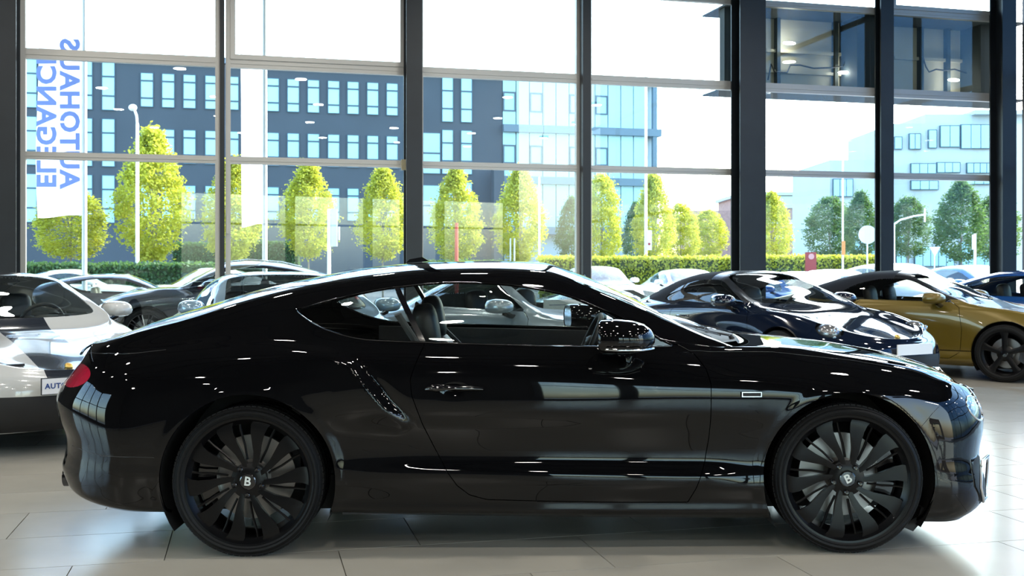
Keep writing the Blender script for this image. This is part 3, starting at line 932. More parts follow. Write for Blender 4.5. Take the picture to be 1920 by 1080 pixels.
# side glass: door pane and quarter pane, split at the pillar
pil = lambda V: (V[:, 0] + .600) + (V[:, 2]-.99)*.53
for s in (side_glass, mirror(side_glass)):
    q, d_ = cut(s, pil(s[0]) + .014)
    _x, d2 = cut(s, pil(s[0]) - .014)
    strip, _y = cut(d_, pil(d_[0]) - .014)
    patch_obj('quarter_window', q, M_TINT, bent)
    patch_obj('door_window', d2, M_TINT, bent)
    patch_obj('window_pillar', strip, M_GLOSSBLACK, bent, flange=.02)
patch_obj('windscreen', full(screen), M_SCREEN, bent)
patch_obj('rear_window', full(rear_glass), M_DARKTINT, bent)
for s in (tail_l, mirror(tail_l)): patch_obj('tail_lamp', s, M_RED, bent, flange=.02, label='ruby red oval tail lamp')
FULLSKIN = full(merge(body, head_l))
for k, s in enumerate((head_l, mirror(head_l))):
    hl = patch_obj('headlamp', s, M_LAMP, bent)
    sg_ = 1 if k == 0 else -1
    b = TM()
    b.ell((2.13, sg_*.56, .665), (.06, .128, .09), 20, 12); b.ell((2.00, sg_*.745, .665), (.05, .076, .057), 16, 10)
    b.obj('lamp_bowl', M_LAMPIN, hl, smooth=60)
    b = None
    _u = ([(2.262 - abs(.125*math.cos(a))*.0 - .10*(max(0,(.125*math.cos(a)+.0)/.25)), sg_*(.56+.132*math.cos(a)), .665+.094*math.sin(a)) for a in (0,)])
    for cy_, ry_, rz_, cr_ in ((.56, .135, .095, .007), (.745, .080, .060, .005)):
        surf_tube(hl, 'lamp_ring', [(sg_*(cy_+ry_*math.cos(a)), .665+rz_*math.sin(a)) for a in np.linspace(0, 2*math.pi, 29)[:-1]], FULLSKIN, M_CHROME, cr_, closed=True, view='front')
gr = patch_obj('grille', full(grille), M_BLACK, bent)
t = TM()
for i in range(-11, 12):
    t.cyl((2.312 - .02*abs(i)/11, i*.033, .31), (2.29 - .02*abs(i)/11, i*.033, .72), .006, n=6)
t.obj('grille_bar', M_DCHROME, gr, smooth=40)
for s in (vent, mirror(vent)):
    v_ = patch_obj('bumper_vent', s, M_BLACK, bent)
for sgn in (-1, 1):
    t = TM()
    pts = [(2.13, sgn*.80, .215), (2.09, sgn*.862, .30), (2.10, sgn*.845, .42), (2.20, sgn*.70, .42), (2.262, sgn*.56, .36), (2.262, sgn*.54, .23), (2.20, sgn*.68, .21)]
    t.tube(pts, .008, 8, closed=True)
    t.obj('vent_trim', M_CHROME, bent, smooth=50)
# wheels of the foreground coupe
M_KRIM = mat('satin_black_rim', (0.003, 0.003, 0.0035), 0.28, spec=.25)
M_PALE = mat('pale_emblem', (0.62, 0.65, 0.62), 0.35)
for (wx, sd, st) in ((-1.4255, -1, 0), (1.4255, -1, R(-3.5)), (-1.4255, 1, 0), (1.4255, 1, R(-3.5))):
    wl = add_wheel(bent, wx, sd*.805, .354, sd, 'turbine', .354, .298, .27, M_KRIM, steer=st, cal=(0.0 if wx > 0 else math.pi) if sd < 0 else 0)
    if sd < 0:
        sp = R(-25) if wx > 0 else R(8)
        Mt = Matrix.Translation((0, -.1325, 0)) @ Matrix.Rotation(sp, 4, 'Y') @ Matrix.Rotation(math.pi/2, 4, 'X')
        text_obj('cap_letter', 'B', .058, M_PALE, wl, Mt, .0012, bold=.0012)
        if wx > 0:
            Mt = Matrix.Translation((.150, -.038, .060)) @ Matrix.Rotation(R(-80), 4, 'Y') @ Matrix.Rotation(math.pi/2, 4, 'X')
            text_obj('caliper_letters', 'BE', .034, M_PALE, wl, Mt, .001)
            Mt = Matrix.Translation((.163, -.038, -.022)) @ Matrix.Rotation(R(-80), 4, 'Y') @ Matrix.Rotation(math.pi/2, 4, 'X')
            text_obj('caliper_letters', 'C', .026, M_PALE, wl, Mt, .001)
    arch_liner(wx, .355, .418, .925, .45, sd, bent)
# underside, tub, trim inside
t = TM(); t.box((-2.2, -.48, .19), (2.1, .48, .30)); t.box((-.985, -.90, .19), (.985, .90, .24))
t.box((-2.2, -.70, .24), (-1.86, .70, .30)); t.box((1.86, -.70, .16), (2.10, .70, .22))
t.box((.98, -.58, .24), (1.02, .58, .93)); t.box((-1.25, -.74, .30), (-1.21, .74, .93))
t.obj('underbody', M_BLACK, bent)
M_TRIM = mat('interior_trim', (0.016, 0.016, 0.017), 0.55, noise=(60, .15))
for sg_ in (-1, 1):
    t = TM(); t.prism([(-.98, .26), (.95, .26), (.95, .90), (.66, .952), (0, .968), (-.62, .982), (-.98, .99)], sg_*.80, sg_*.845)
    t.ell((-.05, sg_*.79, .70), (.34, .05, .035), 14, 8, e=.6)
    t.obj('door_card', M_TRIM, bent, smooth=40)
t = TM(); t.prism([(1.0, .55), (1.0, .945), (.90, .955), (.62, .955), (.50, .91), (.50, .72), (.60, .55)], -.77, .77)
t.ell((.52, .38, .945), (.15, .20, .06), 16, 8, e=.8)
t.obj('dashboard', M_TRIM, bent, smooth=40)
t = TM(); t.prism([(-1.95, .90), (-1.95, .955), (-1.32, .955), (-1.25, .90)], -.68, .68); t.obj('parcel_shelf', M_TRIM, bent)
t = TM(); t.box((-.5, -.12, .28), (.6, .12, .62)); t.obj('centre_console', M_TRIM, bent)
for (sx, sy, tp) in ((-.36, -.385, 1.165), (-.36, .385, 1.185)): seat(bent, sx, sy, M_LEATHER, 'front_seat', .30, tp)
for sy in (-.33, .33): seat(bent, -1.05, sy, M_LEATHER, 'rear_seat', .34, 1.03, .4)
t = TM(); t.tube([(-.74, -.70, 1.13), (-.66, -.66, 1.0), (-.52, -.62, .80)], .012, 8, flat=2.2); t.obj('seat_belt', mat('belt_webbing', (.12,.12,.12), .8), bent)
t = TM(); t.tube([(-.74, .70, 1.13), (-.60, .60, 1.02), (-.42, .50, .85)], .012, 8, flat=2.2); t.obj('seat_belt', mat('belt_webbing'), bent)
steering(bent, .30, .385, .905)
t = TM(); t.ell((.26, 0, 1.245), (.02, .12, .035), 16, 10); t.cyl((.27, 0, 1.26), (.24, 0, 1.315), .008); t.obj('rear_view_mirror', M_GLOSSBLACK, bent, smooth=50)
for sg_ in (-1, 1):
    mo = door_mirror(bent, .35, sg_*1.03, 1.025, sg_, PAINT_K, 1.12, .07)
    t = TM(); t.tube([(.235, sg_*1.165, .990), (.30, sg_*1.178, .988), (.40, sg_*1.165, .988), (.465, sg_*1.10, .99)], .006, 8, flat=.8)
    t.obj('indicator_strip', M_CHROME, mo, smooth=50)
# cowl with wipers between windscreen and bonnet
t = TM()
cw = [(.935+.0*abs(y), y) for y in np.linspace(-.66, .66, 23)]
vs = []; fs = []
for i, y in enumerate(np.linspace(-.66, .66, 23)):
    k = (y/.66)**2
    x0 = .925 - .10*k; x1 = 1.045 - .10*k
    vs += [(x0, y, .978 + .006*(1-k)), (x1, y, .994 + .004*(1-k)), (x1+.012, y, .980)]
for i in range(22):
    for j in range(2): fs.append((i*3+j, i*3+j+1, i*3+j+4, i*3+j+3))
t.add(vs, fs); t.obj('cowl_panel', M_BLACK, bent, smooth=40)
for sy in (-.52, .12):
    t = TM(); t.cyl((.97, sy+.05, .99), (.955, sy+.05, 1.01), .014, .01); t.tube([(.965, sy+.05, 1.008), (.92, sy+.18, 1.013), (.885, sy+.42, 1.018)], .006, 6)
    t.tube([(.90, sy+.02, 1.012), (.87, sy+.52, 1.018)], .004, 6); t.obj('wiper', M_BLACK, bent)
# shut lines
SL = mat('shut_line', (0.03, 0.03, 0.032), 0.2)
surf_tube(bent, 'bonnet_shut_line', [(.62,.962),(.80,.952),(1.1,.948),(1.5,.905),(1.8,.852),(1.95,.80)], full(body), SL, .0013)
surf_tube(bent, 'bumper_shut_line', [(1.77,.60),(1.83,.66),(1.90,.715)], full(body), SL, .0013)
surf_tube(bent, 'bumper_shut_line', [(-1.86,.47),(-2.1,.475),(-2.3,.50)], full(body), SL, .0013)
surf_tube(bent, 'boot_shut_line', [(-2.40,.925),(-2.2,.938),(-2.0,.948),(-1.84,.965)], full(body), SL, .0016)
surf_tube(bent, 'window_trim', WIN, merge(full(body), full(side_glass)), M_DCHROME, .0035, closed=True, off=.001)
surf_tube(bent, 'window_trim', WIN, merge(full(body), full(side_glass)), M_DCHROME, .0035, closed=True, sgn=1, off=.001)
t = TM(); t.box((.905, -.958, .748), (1.00, -.944, .772)); bd = t.obj('fender_badge', M_CHROME, bent)
t = TM(); t.box((.910, -.9605, .752), (.995, -.957, .768)); t.obj('badge_inlay', M_BLACK, bd)
for sg_ in (-1, 1):
    t = TM(); t.lathe([(-.05, .050), (.10, .050), (.10, .042), (-.05, .042)], 28, 'x', (-2.37, sg_*.55, .310), closed=True)
    t.obj('exhaust_tip', M_DCHROME, bent, smooth=50)
    t = TM(); t.prism([(1.70, .11), (1.86, .155), (1.86, .20), (1.80, .20), (1.76, .085)], sg_*.80, sg_*.86); t.obj('air_deflector', M_BLACK, bent)
t = TM(); t.prism([(-.75, 1.385), (-.62, 1.395), (-.66, 1.418), (-.73, 1.405)], -.018, .018); t.obj('roof_antenna', M_GLOSSBLACK, bent)

t = TM(); t.tube([(-2.30 - .10*(1-(y/.66)**2), y, .957 - .02*(y/.66)**2) for y in np.linspace(-.66, .66, 15)], .011, 8, flat=.6)
t.obj('boot_lip', PAINT_K, bent, smooth=50)
# ------------------------------------------------------------------ the other sports cars in the hall
RL = [
 L([(-2.2,.30),(-1.7,.24),(-1,.19),(0,.17),(1,.16),(1.8,.15),(2.2,.18)], [(-2,.80),(0,.80),(2,.78)], -2.10, 2.10),
 L([(-2.2,.36),(-1.7,.30),(-1,.26),(0,.24),(1,.23),(2.2,.24)], [(-1.2,.92),(-.6,.90),(0,.885),(1.2,.89),(1.9,.87)], -2.18, 2.20),
 L([(-2.2,.45),(-1.2,.40),(0,.38),(1.2,.37),(2.2,.36)], [(-1.2,.93),(-.6,.885),(0,.87),(.7,.872),(1.2,.90),(1.9,.87)], -2.22, 2.255),
 L([(-2.2,.56),(-1.2,.56),(0,.55),(1.2,.52),(1.8,.49),(2.2,.46)], [(-1.2,.935),(-.6,.89),(0,.872),(.7,.872),(1.2,.895),(1.9,.86)], -2.25, 2.26),
 L([(-2.2,.66),(-1.2,.70),(0,.70),(1.2,.66),(1.8,.58),(2.2,.52)], [(-1.2,.93),(-.6,.893),(0,.878),(.7,.872),(1.2,.875),(1.9,.83)], -2.26, 2.25),
 L([(-2.2,.73),(-1.2,.81),(-.6,.82),(0,.82),(.7,.81),(1.2,.765),(1.8,.65),(2.2,.56)], [(-1.2,.90),(-.6,.880),(0,.868),(.7,.855),(1.2,.83),(1.9,.78)], -2.25, 2.225),
 L([(-2.2,.79),(-1.6,.86),(-1.2,.885),(-.6,.88),(0,.875),(.7,.87),(1.0,.865),(1.3,.835),(1.7,.74),(2.0,.64),(2.2,.58)], [(-1.7,.80),(-1.2,.83),(-.6,.85),(0,.85),(.7,.825),(1.2,.765),(1.9,.70)], -2.22, 2.18),
 L([(-2.2,.83),(-1.7,.88),(-1.2,.925),(-.6,.93),(0,.925),(.5,.925),(.75,.915),(1.0,.875),(1.3,.84),(1.7,.75),(2.0,.655),(2.2,.595)], [(-1.7,.70),(-1.2,.76),(-.6,.81),(0,.815),(.6,.80),(.9,.74),(1.2,.70),(1.9,.62)], -2.19, 2.15),
 L([(-2.2,.85),(-1.7,.90),(-1.3,.955),(-.9,1.04),(-.5,1.09),(0,1.10),(.3,1.07),(.6,.985),(.8,.91),(1.0,.855),(1.3,.805),(1.7,.72),(2.0,.64),(2.2,.59)], [(-1.7,.62),(-1.2,.70),(-.6,.73),(0,.735),(.4,.745),(.7,.775),(1.0,.66),(1.3,.56),(1.9,.50)], -2.18, 2.14),
 L([(-2.2,.86),(-1.7,.93),(-1.3,1.03),(-.9,1.15),(-.5,1.225),(-.2,1.243),(0,1.225),(.2,1.16),(.4,1.075),(.6,.985),(.75,.93),(1.0,.845),(1.3,.79),(1.7,.705),(2.0,.63),(2.2,.585)], [(-1.7,.52),(-1.2,.58),(-.6,.60),(-.2,.595),(.1,.62),(.4,.665),(.7,.735),(1.0,.56),(1.3,.46),(1.9,.40)], -2.18, 2.15),
 L([(-2.2,.865),(-1.7,.965),(-1.3,1.085),(-.9,1.205),(-.5,1.28),(-.2,1.292),(0,1.275),(.2,1.20),(.4,1.11),(.6,1.01),(.75,.945),(1.0,.84),(1.3,.785),(1.7,.70),(2.0,.625),(2.2,.58)], [(-1.7,.36),(-1.2,.42),(-.6,.42),(0,.43),(.4,.46),(.7,.50),(1.0,.38),(1.9,.26)], -2.185, 2.17),
 L([(-2.2,.87),(-1.7,.98),(-1.3,1.10),(-.9,1.222),(-.5,1.297),(-.2,1.31),(.02,1.292),(.2,1.22),(.4,1.13),(.6,1.03),(.8,.94),(1.0,.845),(1.3,.79),(1.7,.705),(2.0,.63),(2.2,.585)], [(0,0)], -2.19, 2.18),
]
RHALF = half_body(RL, -1.62, 1.62, pt=2.3, pn=2.1, nend=18, nmid=110, sub=6)
RWIN = smooth_poly([(-1.12,.990),(-.95,.955),(-.6,.945),(0,.938),(.45,.935),(.60,.935),(.56,.965),(.40,1.045),(.22,1.125),(.06,1.195),(-.10,1.222),(-.35,1.222),(-.6,1.200),(-.85,1.145),(-1.02,1.075)], 3)
RWINC = smooth_poly([(-.86,.955),(-.6,.945),(0,.938),(.45,.935),(.60,.935),(.56,.965),(.40,1.045),(.22,1.125),(.06,1.19),(-.10,1.205),(-.35,1.195),(-.6,1.135),(-.78,1.04)], 3)
rws = poly_sdf(smooth_poly([(.06,-.38),(.03,-.50),(.08,-.57),(.38,-.635),(.60,-.675),(.72,-.60),(.79,-.3),(.81,0),(.79,.3),(.72,.60),(.60,.675),(.38,.635),(.08,.57),(.03,.50),(.06,.38),(.07,0)], 3))
rrw = poly_sdf(smooth_poly([(-.72,-.30),(-.76,-.46),(-1.1,-.44),(-1.40,-.38),(-1.46,0),(-1.40,.38),(-1.1,.44),(-.76,.46),(-.72,.30),(-.70,0)], 3))
RDOOR = [(-.52,.94),(-.62,.82),(-.64,.60),(-.58,.42),(-.45,.30),(-.3,.265),(.6,.25),(.72,.33),(.74,.60),(.70,.86),(.60,.93)]
rdoor = poly_sdf(RDOOR)
def sports_car(name, loc, rz, label, paint, roof='coupe', group='sports cars parked behind the coupe', rim=None, stripe=None, plate=None, glass_m=None, seg=.6, seatm=None):
    c = empty(name, loc, rz, label, 'car', group)
    body = RHALF
    ax = 1.225
    for cx in (-ax, ax):
        _, body = cutf(body, lambda V: np.where(V[:, 1] > .5, np.hypot(V[:, 0]-cx, V[:, 2]-.34) - .375, 1.0))
    W = poly_sdf(RWIN if roof == 'coupe' else RWINC)
    sgl, body = cutf(body, lambda V: np.where((V[:, 1] > .45) & (V[:, 2] > .88), W(V[:, 0], V[:, 2]), 1.0))
    lampc = np.array([1.725, .665, .672])
    hl, body = cutf(body, lambda V: np.linalg.norm((V - lampc)/[.19, .125, .13], axis=1) - 1)
    dz = poly_sdf([(-.9,.2),(1,.2),(1,.932),(-.9,.94)])
    dd, body = cutf(body, lambda V: np.where(V[:, 1] > .5, np.maximum(rdoor(V[:, 0], V[:, 2]) - .003, dz(V[:, 0], V[:, 2])), 1.0))
    door, _n = cutf(dd, lambda V: rdoor(V[:, 0], V[:, 2]) + .003)
    gv = poly_sdf([(.56,.18),(.82,.20),(.85,.36),(.76,.44),(.58,.44)])
    vent, body = cutf(body, lambda V: np.where(V[:, 0] > 1.5, gv(V[:, 1], V[:, 2]), 1.0))
    gc = poly_sdf([(-.1,.17),(.54,.17),(.56,.44),(-.1,.44)])
    cvent, body = cutf(body, lambda V: np.where(V[:, 0] > 1.5, gc(V[:, 1], V[:, 2]), 1.0))
    scr, body = cutf(body, lambda V: np.where(V[:, 2] > .85, rws(V[:, 0], V[:, 1]), 1.0))
    roofp = None
    if roof == 'coupe':
        rg, body = cutf(body, lambda V: np.where(V[:, 2] > .9, rrw(V[:, 0], V[:, 1]), 1.0))
    else:
        cl = poly_sdf([(.03,1.5),(.03,1.195),(-.62,.90),(-1.25,.945),(-1.42,.985),(-1.42,1.5)])
        rg = None
        frame, body = cutf(body, lambda V: np.maximum(.957 - V[:, 2], -.15 - V[:, 0]))
        patch_obj('screen_frame', full(frame), mat('satin_black_frame', (.008,.009,.011), .25), c, flange=.01)
        roofp, body = cutf(body, lambda V: cl(V[:, 0], V[:, 2]))
    fm = full
    if stripe:
        st, body = cutf(body, lambda V: np.where(((V[:, 0] > .7) & (V[:, 2] > .46)) | (V[:, 2] > 1.0), np.abs(V[:, 1]) - .20, 1.0))
        sf, sr = cut(st, .62 - st[0][:, 0])
        sm_, sr = cut(sr, -.66 - sr[0][:, 0])
        for nm, q in (('bonnet_stripe', sf), ('roof_stripe', sm_), ('tail_stripe', sr)):
            if len(q[2]): patch_obj(nm, fm(q), stripe, c)
    patch_obj('body_shell', fm(body), paint, c, flange=.008)
    for s in (door, mirror(door)):
        d_ = patch_obj('door', s, paint, c, flange=.006)
        sg_ = 1 if s is door else -1
        t = TM(); t.tube([(-.50, sg_*.888, .77), (-.45, sg_*.902, .775), (-.33, sg_*.902, .775), (-.28, sg_*.886, .77)], .011, 6, flat=.7); t.obj('door_handle', paint, d_, smooth=50)
    gm = glass_m or M_TINT
    for s in (sgl, mirror(sgl)): patch_obj('side_window', s, gm, c)
    patch_obj('windscreen', fm(scr), M_SCREEN, c)
    if rg: patch_obj('rear_window', fm(rg), M_DARKTINT, c)
    if roofp: patch_obj('fabric_roof', fm(roofp), M_CLOTH, c, flange=.015)
    for k, s in enumerate((hl, mirror(hl))):
        h = patch_obj('headlamp', s, M_LAMP, c)
        sg_ = 1 if k == 0 else -1
        t = TM(); t.ell((1.705, sg_*.655, .655), (.16, .112, .11), 18, 10); t.obj('lamp_bowl', mat('smoked_reflector', (.30,.30,.31), .2, metal=.8), h, smooth=60)
        for a, b in ((.045, .03), (-.045, .03), (.045, -.04), (-.045, -.04)):
            t = TM(); t.ell((1.84+(b<0)*.015-abs(a)*.1, sg_*(.655+a), .665+b), (.022, .024, .024), 10, 6)
            t.obj('lamp_lens', M_LAMPIN, h, smooth=60)
    for s in (vent, mirror(vent)): patch_obj('air_intake', s, M_BLACK, c)
    patch_obj('air_intake', fm(cvent), M_BLACK, c)
    t = TM(); t.ell((2.055, 0, .628), (.035, .032, .02), 12, 6, Matrix.Rotation(.5, 4, 'Y')); t.obj('bonnet_badge', mat('gold_badge', (.7, .45, .12), .3, metal=.8), c, smooth=50)
    # plate
    t = TM(); t.box((2.27, -.26, .455), (2.285, .26, .565)); t.box((2.20, -.1, .48), (2.27, .1, .54)); pl = t.obj('number_plate', M_WHITE, c)
    if plate:
        Mt = Matrix.Translation((2.2865, -.24, .51)) @ Matrix.Rotation(math.pi/2, 4, 'Z') @ Matrix.Rotation(math.pi/2, 4, 'X')
        text_obj('plate_lettering', plate, .052, M_BLUETXT, pl, Mt, .0006, 1.1, 'LEFT', bold=.0015)
        t = TM(); t.box((2.2705, -.265, .450), (2.2835, .265, .455)); t.box((2.2705, -.265, .565), (2.2835, .265, .570)); t.box((2.2705, -.265, .455), (2.2835, -.26, .565)); t.box((2.2705, .26, .455), (2.2835, .265, .565)); t.obj('plate_edge', M_BLACK, pl)
    rmm = rim or M_KRIM
    for sx in (-1, 1):
        for sg_ in (-1, 1):
            add_wheel(c, sx*ax, sg_*.775, .338, sg_, 'five', .338, .262, .25, rmm, bolts=False, seg=seg, cal=0 if sx > 0 else math.pi)
            arch_liner(sx*ax, .34, .38, .885, .45, sg_, c)
    t = TM(); t.box((-1.9, -.42, .20), (1.9, .42, .28)); t.box((-.83, -.85, .20), (.83, .85, .25)); t.box((.80, -.5, .25), (.83, .5, .84)); t.box((-1.0, -.7, .25), (-.97, .7, .88)); t.obj('underbody', M_BLACK, c)
    for sg_ in (-1, 1):
        t = TM(); t.prism([(-.82, .26), (.8, .26), (.8, .86), (-.6, .915), (-.82, .90)], sg_*.74, sg_*.79); t.obj('door_card', M_TRIM, c)
    t = TM(); t.prism([(.84, .55), (.86, .86), (.72, .90), (.50, .905), (.42, .85), (.42, .68), (.5, .55)], -.70, .70); t.ell((.44, .36, .895), (.12, .17, .05), 14, 8); t.obj('dashboard', M_TRIM, c, smooth=40)
    for sy in (-.36, .36): seat(c, -.30, sy, seatm or M_LEATHER, 'seat', .24, 1.10)
    steering(c, .22, .36, .86)
    for sg_ in (-1, 1): door_mirror(c, .46, sg_*.96, .965, sg_, paint, .98, .09)
    t = TM()
    for sy in (-.45, .10): t.tube([(.84, sy, .905), (.74, sy+.25, .945), (.66, sy+.50, .962)], .006, 6)
    t.obj('wiper', M_BLACK, c, kind='stuff')
    return c

P_WHITE = mat('chalk_white_paint', (.50, .50, .48), .12, coat=1)
P_STRIPE = mat('dark_grey_paint', (.018, .022, .03), .10, coat=1)
P_NAVY = mat('midnight_blue_paint', (.004, .008, .020), .06, coat=1)
P_OLIVE = mat('olive_gold_paint', (.135, .092, .010), .30, metal=.25, coat=.7)
P_SILVER = mat('silver_blue_paint', (.22, .33, .41), .22, metal=.4, coat=1)
P_SILVER2 = mat('pale_silver_paint', (.27, .34, .39), .22, metal=.4, coat=1)
P_BLUE = mat('blue_paint', (.01, .06, .22), .12, coat=1)
sports_car('sports_car', (-4.60, 9.70, 0), R(-50), 'chalk white sports coupe with a wide dark stripe on its bonnet, at the left edge', P_WHITE, stripe=P_STRIPE, plate='AUTOHAUS')
sports_car('sports_car', (3.00, 13.25, 0), R(-60), 'midnight blue sports convertible with black fabric roof behind the black bonnet', P_NAVY, 'cab')
oc = sports_car('sports_car', (5.35, 14.32, 0), R(-38), 'olive gold sports convertible with black fabric roof and black wheels at right', P_OLIVE, 'cab')
sports_car('sports_car', (-2.30, 11.05, 0), R(-66), 'silver blue sports coupe beyond the rear pillar of the black coupe', P_SILVER)
dc = sports_car('sports_car', (.27, 11.56, 0), R(-46), 'pale silver sports coupe seen through the door window of the black coupe', P_SILVER2)
sports_car('sports_car', (7.75, 15.7, 0), R(-50), 'deep blue sports car cut off by the right edge, beyond the olive convertible', P_BLUE)
# card on the dashboard of the silver coupe, side lettering of the olive one
t = TM(); t.box((-.24, -.003, 0), (.24, .003, .105)); card = t.obj('price_card', M_WHITE)
card.parent = dc; card.location = (.62, -.22, .925); card.rotation_euler = (0, 0, R(62))
for i, wdt in enumerate((.36,)):
    t = TM(); t.box((-wdt/2, -.0045, .05), (wdt/2, -.003, .056)); t.obj('printed_line', M_BLUETXT, card)
for sg_ in (-1,):
    t = TM()
    t.box((-.10, -.884, .345), (.86, -.8745, .352)); t.box((-.10, -.884, .300), (.86, -.8745, .306)); t.obj('side_stripe', M_GLOSSBLACK, oc)
# bonnet slots of the white coupe
wc = bpy.data.objects['sports_car']
for sg_ in (-1, 1):
    t = TM(); t.box((1.955, sg_*.42-.13, .640), (1.985, sg_*.42+.13, .655)); t.obj('bonnet_slot', M_BLACK, wc)
# ------------------------------------------------------------------ outside: car park, cars, trees, flags, buildings
GZ = -.15
M_ASPH = mat('asphalt', (.16, .165, .17), .85, noise=(2, .12))
M_GRASS = mat('lawn', (.16, .22, .05), .9, noise=(3, .2))
t = TM(); t.box((-250, -200, GZ-.4), (250, 250, GZ)); t.obj('floor_outside', M_ASPH, kind='structure').name = 'ground'
GHALF = half_body(BL, -1.95, 1.88, pt=2.35, pn=2.3, nend=14, nmid=80, sub=4)
def parked_car(name, loc, rz, label, paint, sz=1.0, sy=1.0, sx=1.0, group='cars parked outside', glass_m=None, rails=False, seatm=None, cat='car'):
    c = empty(name, loc, rz, label, cat, group)
    V, N, T = GHALF
    S = np.array([sx, sy, sz]); V = V*S; N = N/S
    body = (V, N, T)
    zc = .34*min(sz, 1.12); ra = .40*min(sz, 1.12)
    for cx in (-1.4255*sx, 1.4255*sx):
        _, body = cutf(body, lambda V: np.where(V[:, 1] > .5, np.hypot(V[:, 0]-cx, V[:, 2]-zc) - ra, 1.0))
    W = poly_sdf([(x*sx, z*sz) for x, z in WIN])
    sgl, body = cutf(body, lambda V: np.where((V[:, 1] > .45) & (V[:, 2] > .88*sz), W(V[:, 0], V[:, 2]), 1.0))
    scr, body = cutf(body, lambda V: np.where(V[:, 2] > .95*sz, ws(V[:, 0]/sx, V[:, 1]/sy), 1.0))
    rg, body = cutf(body, lambda V: np.where(V[:, 2] > .95*sz, rw(V[:, 0]/sx, V[:, 1]/sy), 1.0))
    hl, body = cutf(body, lambda V: np.where(V[:, 0] > 1.5, np.hypot((V[:, 1]-.66)/.17, (V[:, 2]/sz-.665)/.07)-1, 1.0))
    tl, body = cutf(body, lambda V: np.where((V[:, 0] < -2.0) & (V[:, 1] > .40), TLf(V[:, 0]/sx, V[:, 2]/sz), 1.0))
    patch_obj('body_shell', full(body), paint, c)
    gm = glass_m or M_TINT
    for s in (sgl, mirror(sgl)): patch_obj('side_window', s, gm, c)
    patch_obj('windscreen', full(scr), M_SCREEN, c); patch_obj('rear_window', full(rg), gm, c)
    for s in (hl, mirror(hl)): patch_obj('headlamp', s, M_LAMPIN, c)
    for s in (tl, mirror(tl)): patch_obj('tail_lamp', s, M_RED, c)
    Rt, Rr = ra-.045, (ra-.045)*.76
    for sx_ in (-1, 1):
        for sg_ in (-1, 1):
            add_wheel(c, sx_*1.4255*sx, sg_*.80*sy, zc, sg_, 'thin', round(Rt, 3), round(Rr, 3), .24, M_DCHROME, bolts=False, seg=.35)
            arch_liner(sx_*1.4255*sx, zc, ra+.005, .91*sy, .45, sg_, c)
    t = TM(); t.box((-2.1*sx, -.48, .19), (2.0*sx, .48, .30)); t.box((-.96*sx, -.86*sy, .19), (.96*sx, .86*sy, .24)); t.obj('underbody', M_BLACK, c)
    t = TM(); t.box((-1.9*sx, -.78*sy, .24*sz), (1.0*sx, .78*sy, .80*sz)); t.obj('cabin_tub', M_BLACK, c)
    for x in (-.36, -1.1):
        for sy_ in (-.37, .37): seat(c, x*sx, sy_, seatm or M_LEATHER, 'seat', .30*sz, 1.10*sz)
    steering(c, .30*sx, .385, .90*sz)
    for sg_ in (-1, 1): door_mirror(c, .38*sx, sg_*1.0*sy, 1.02*sz, sg_, paint, 1.0, .07)
    if rails:
        for sg_ in (-1, 1):
            t = TM(); t.tube([(-1.25*sx, sg_*.60*sy, 1.30*sz), (-.9*sx, sg_*.60*sy, 1.375*sz), (-.3*sx, sg_*.60*sy, 1.415*sz), (.05*sx, sg_*.60*sy, 1.375*sz), (.2*sx, sg_*.62*sy, 1.30*sz)], .014, 8)
            t.obj('roof_rail', M_CHROME, c, smooth=50)
    return c
G_D = mat('dark_grey_metallic', (.022, .026, .036), .2, metal=.4, coat=1)
G_A = mat('graphite_paint', (.035, .035, .040), .2, metal=.3, coat=1)
P_WC = mat('white_car_paint', (.78, .78, .78), .15, coat=1)
def gp(px, d, z=GZ): return ((px-960)/F*d, d, z)
parked_car('parked_car', gp(432, 20.2), R(194.9), 'dark metallic estate with silver roof rails, parked outside facing left', G_D, 1.15, 1.0, 1.0, rails=True)
parked_car('parked_car', gp(238, 22.9), R(16), 'graphite coupe with cream seats parked outside on the left', G_A, .97, .96, .97, seatm=M_CREAM, glass_m=M_SCREEN)
for px, d, rz, lb, p, sz, sx in (
    (150, 31, 20, 'white car roof showing behind the graphite coupe', P_WC, 1.02, .8),
    (378, 29, 200, 'white car behind the window mullion left of the second flagpole', P_WC, 1.05, .85),
    (1120, 31, -82, 'white car at the hedge, just right of the centre steel column', P_WC, 1.08, .95),
    (1192, 21.0, 17, 'low white coupe outside, left of the midnight blue convertible', P_WC, .87, .92),
    (1290, 31.5, -78, 'white car outside beyond the roof of the midnight blue convertible', P_WC, 1.02, .9),
    (1508, 23.5, -75, 'bright blue car outside between the two convertibles', mat('bright_blue_paint', (.02,.10,.42), .15, coat=1), 1.0, .85),
    (1572, 29.9, -80, 'white car outside, right of the bright blue one', P_WC, 1.02, .9),
    (1690, 24.6, -70, 'tall white car outside above the roof of the olive convertible', P_WC, 1.13, .98),
    (1838, 26, -65, 'mid blue car outside, near the right corner column', mat('mid_blue_paint', (.05,.16,.34), .2, coat=1), 1.10, .9)):
    if lb.startswith('low'): zz = -.2
    else: zz = GZ
    parked_car('parked_car', gp(px, d, zz), R(rz), lb, p, sz, 1.0, sx)

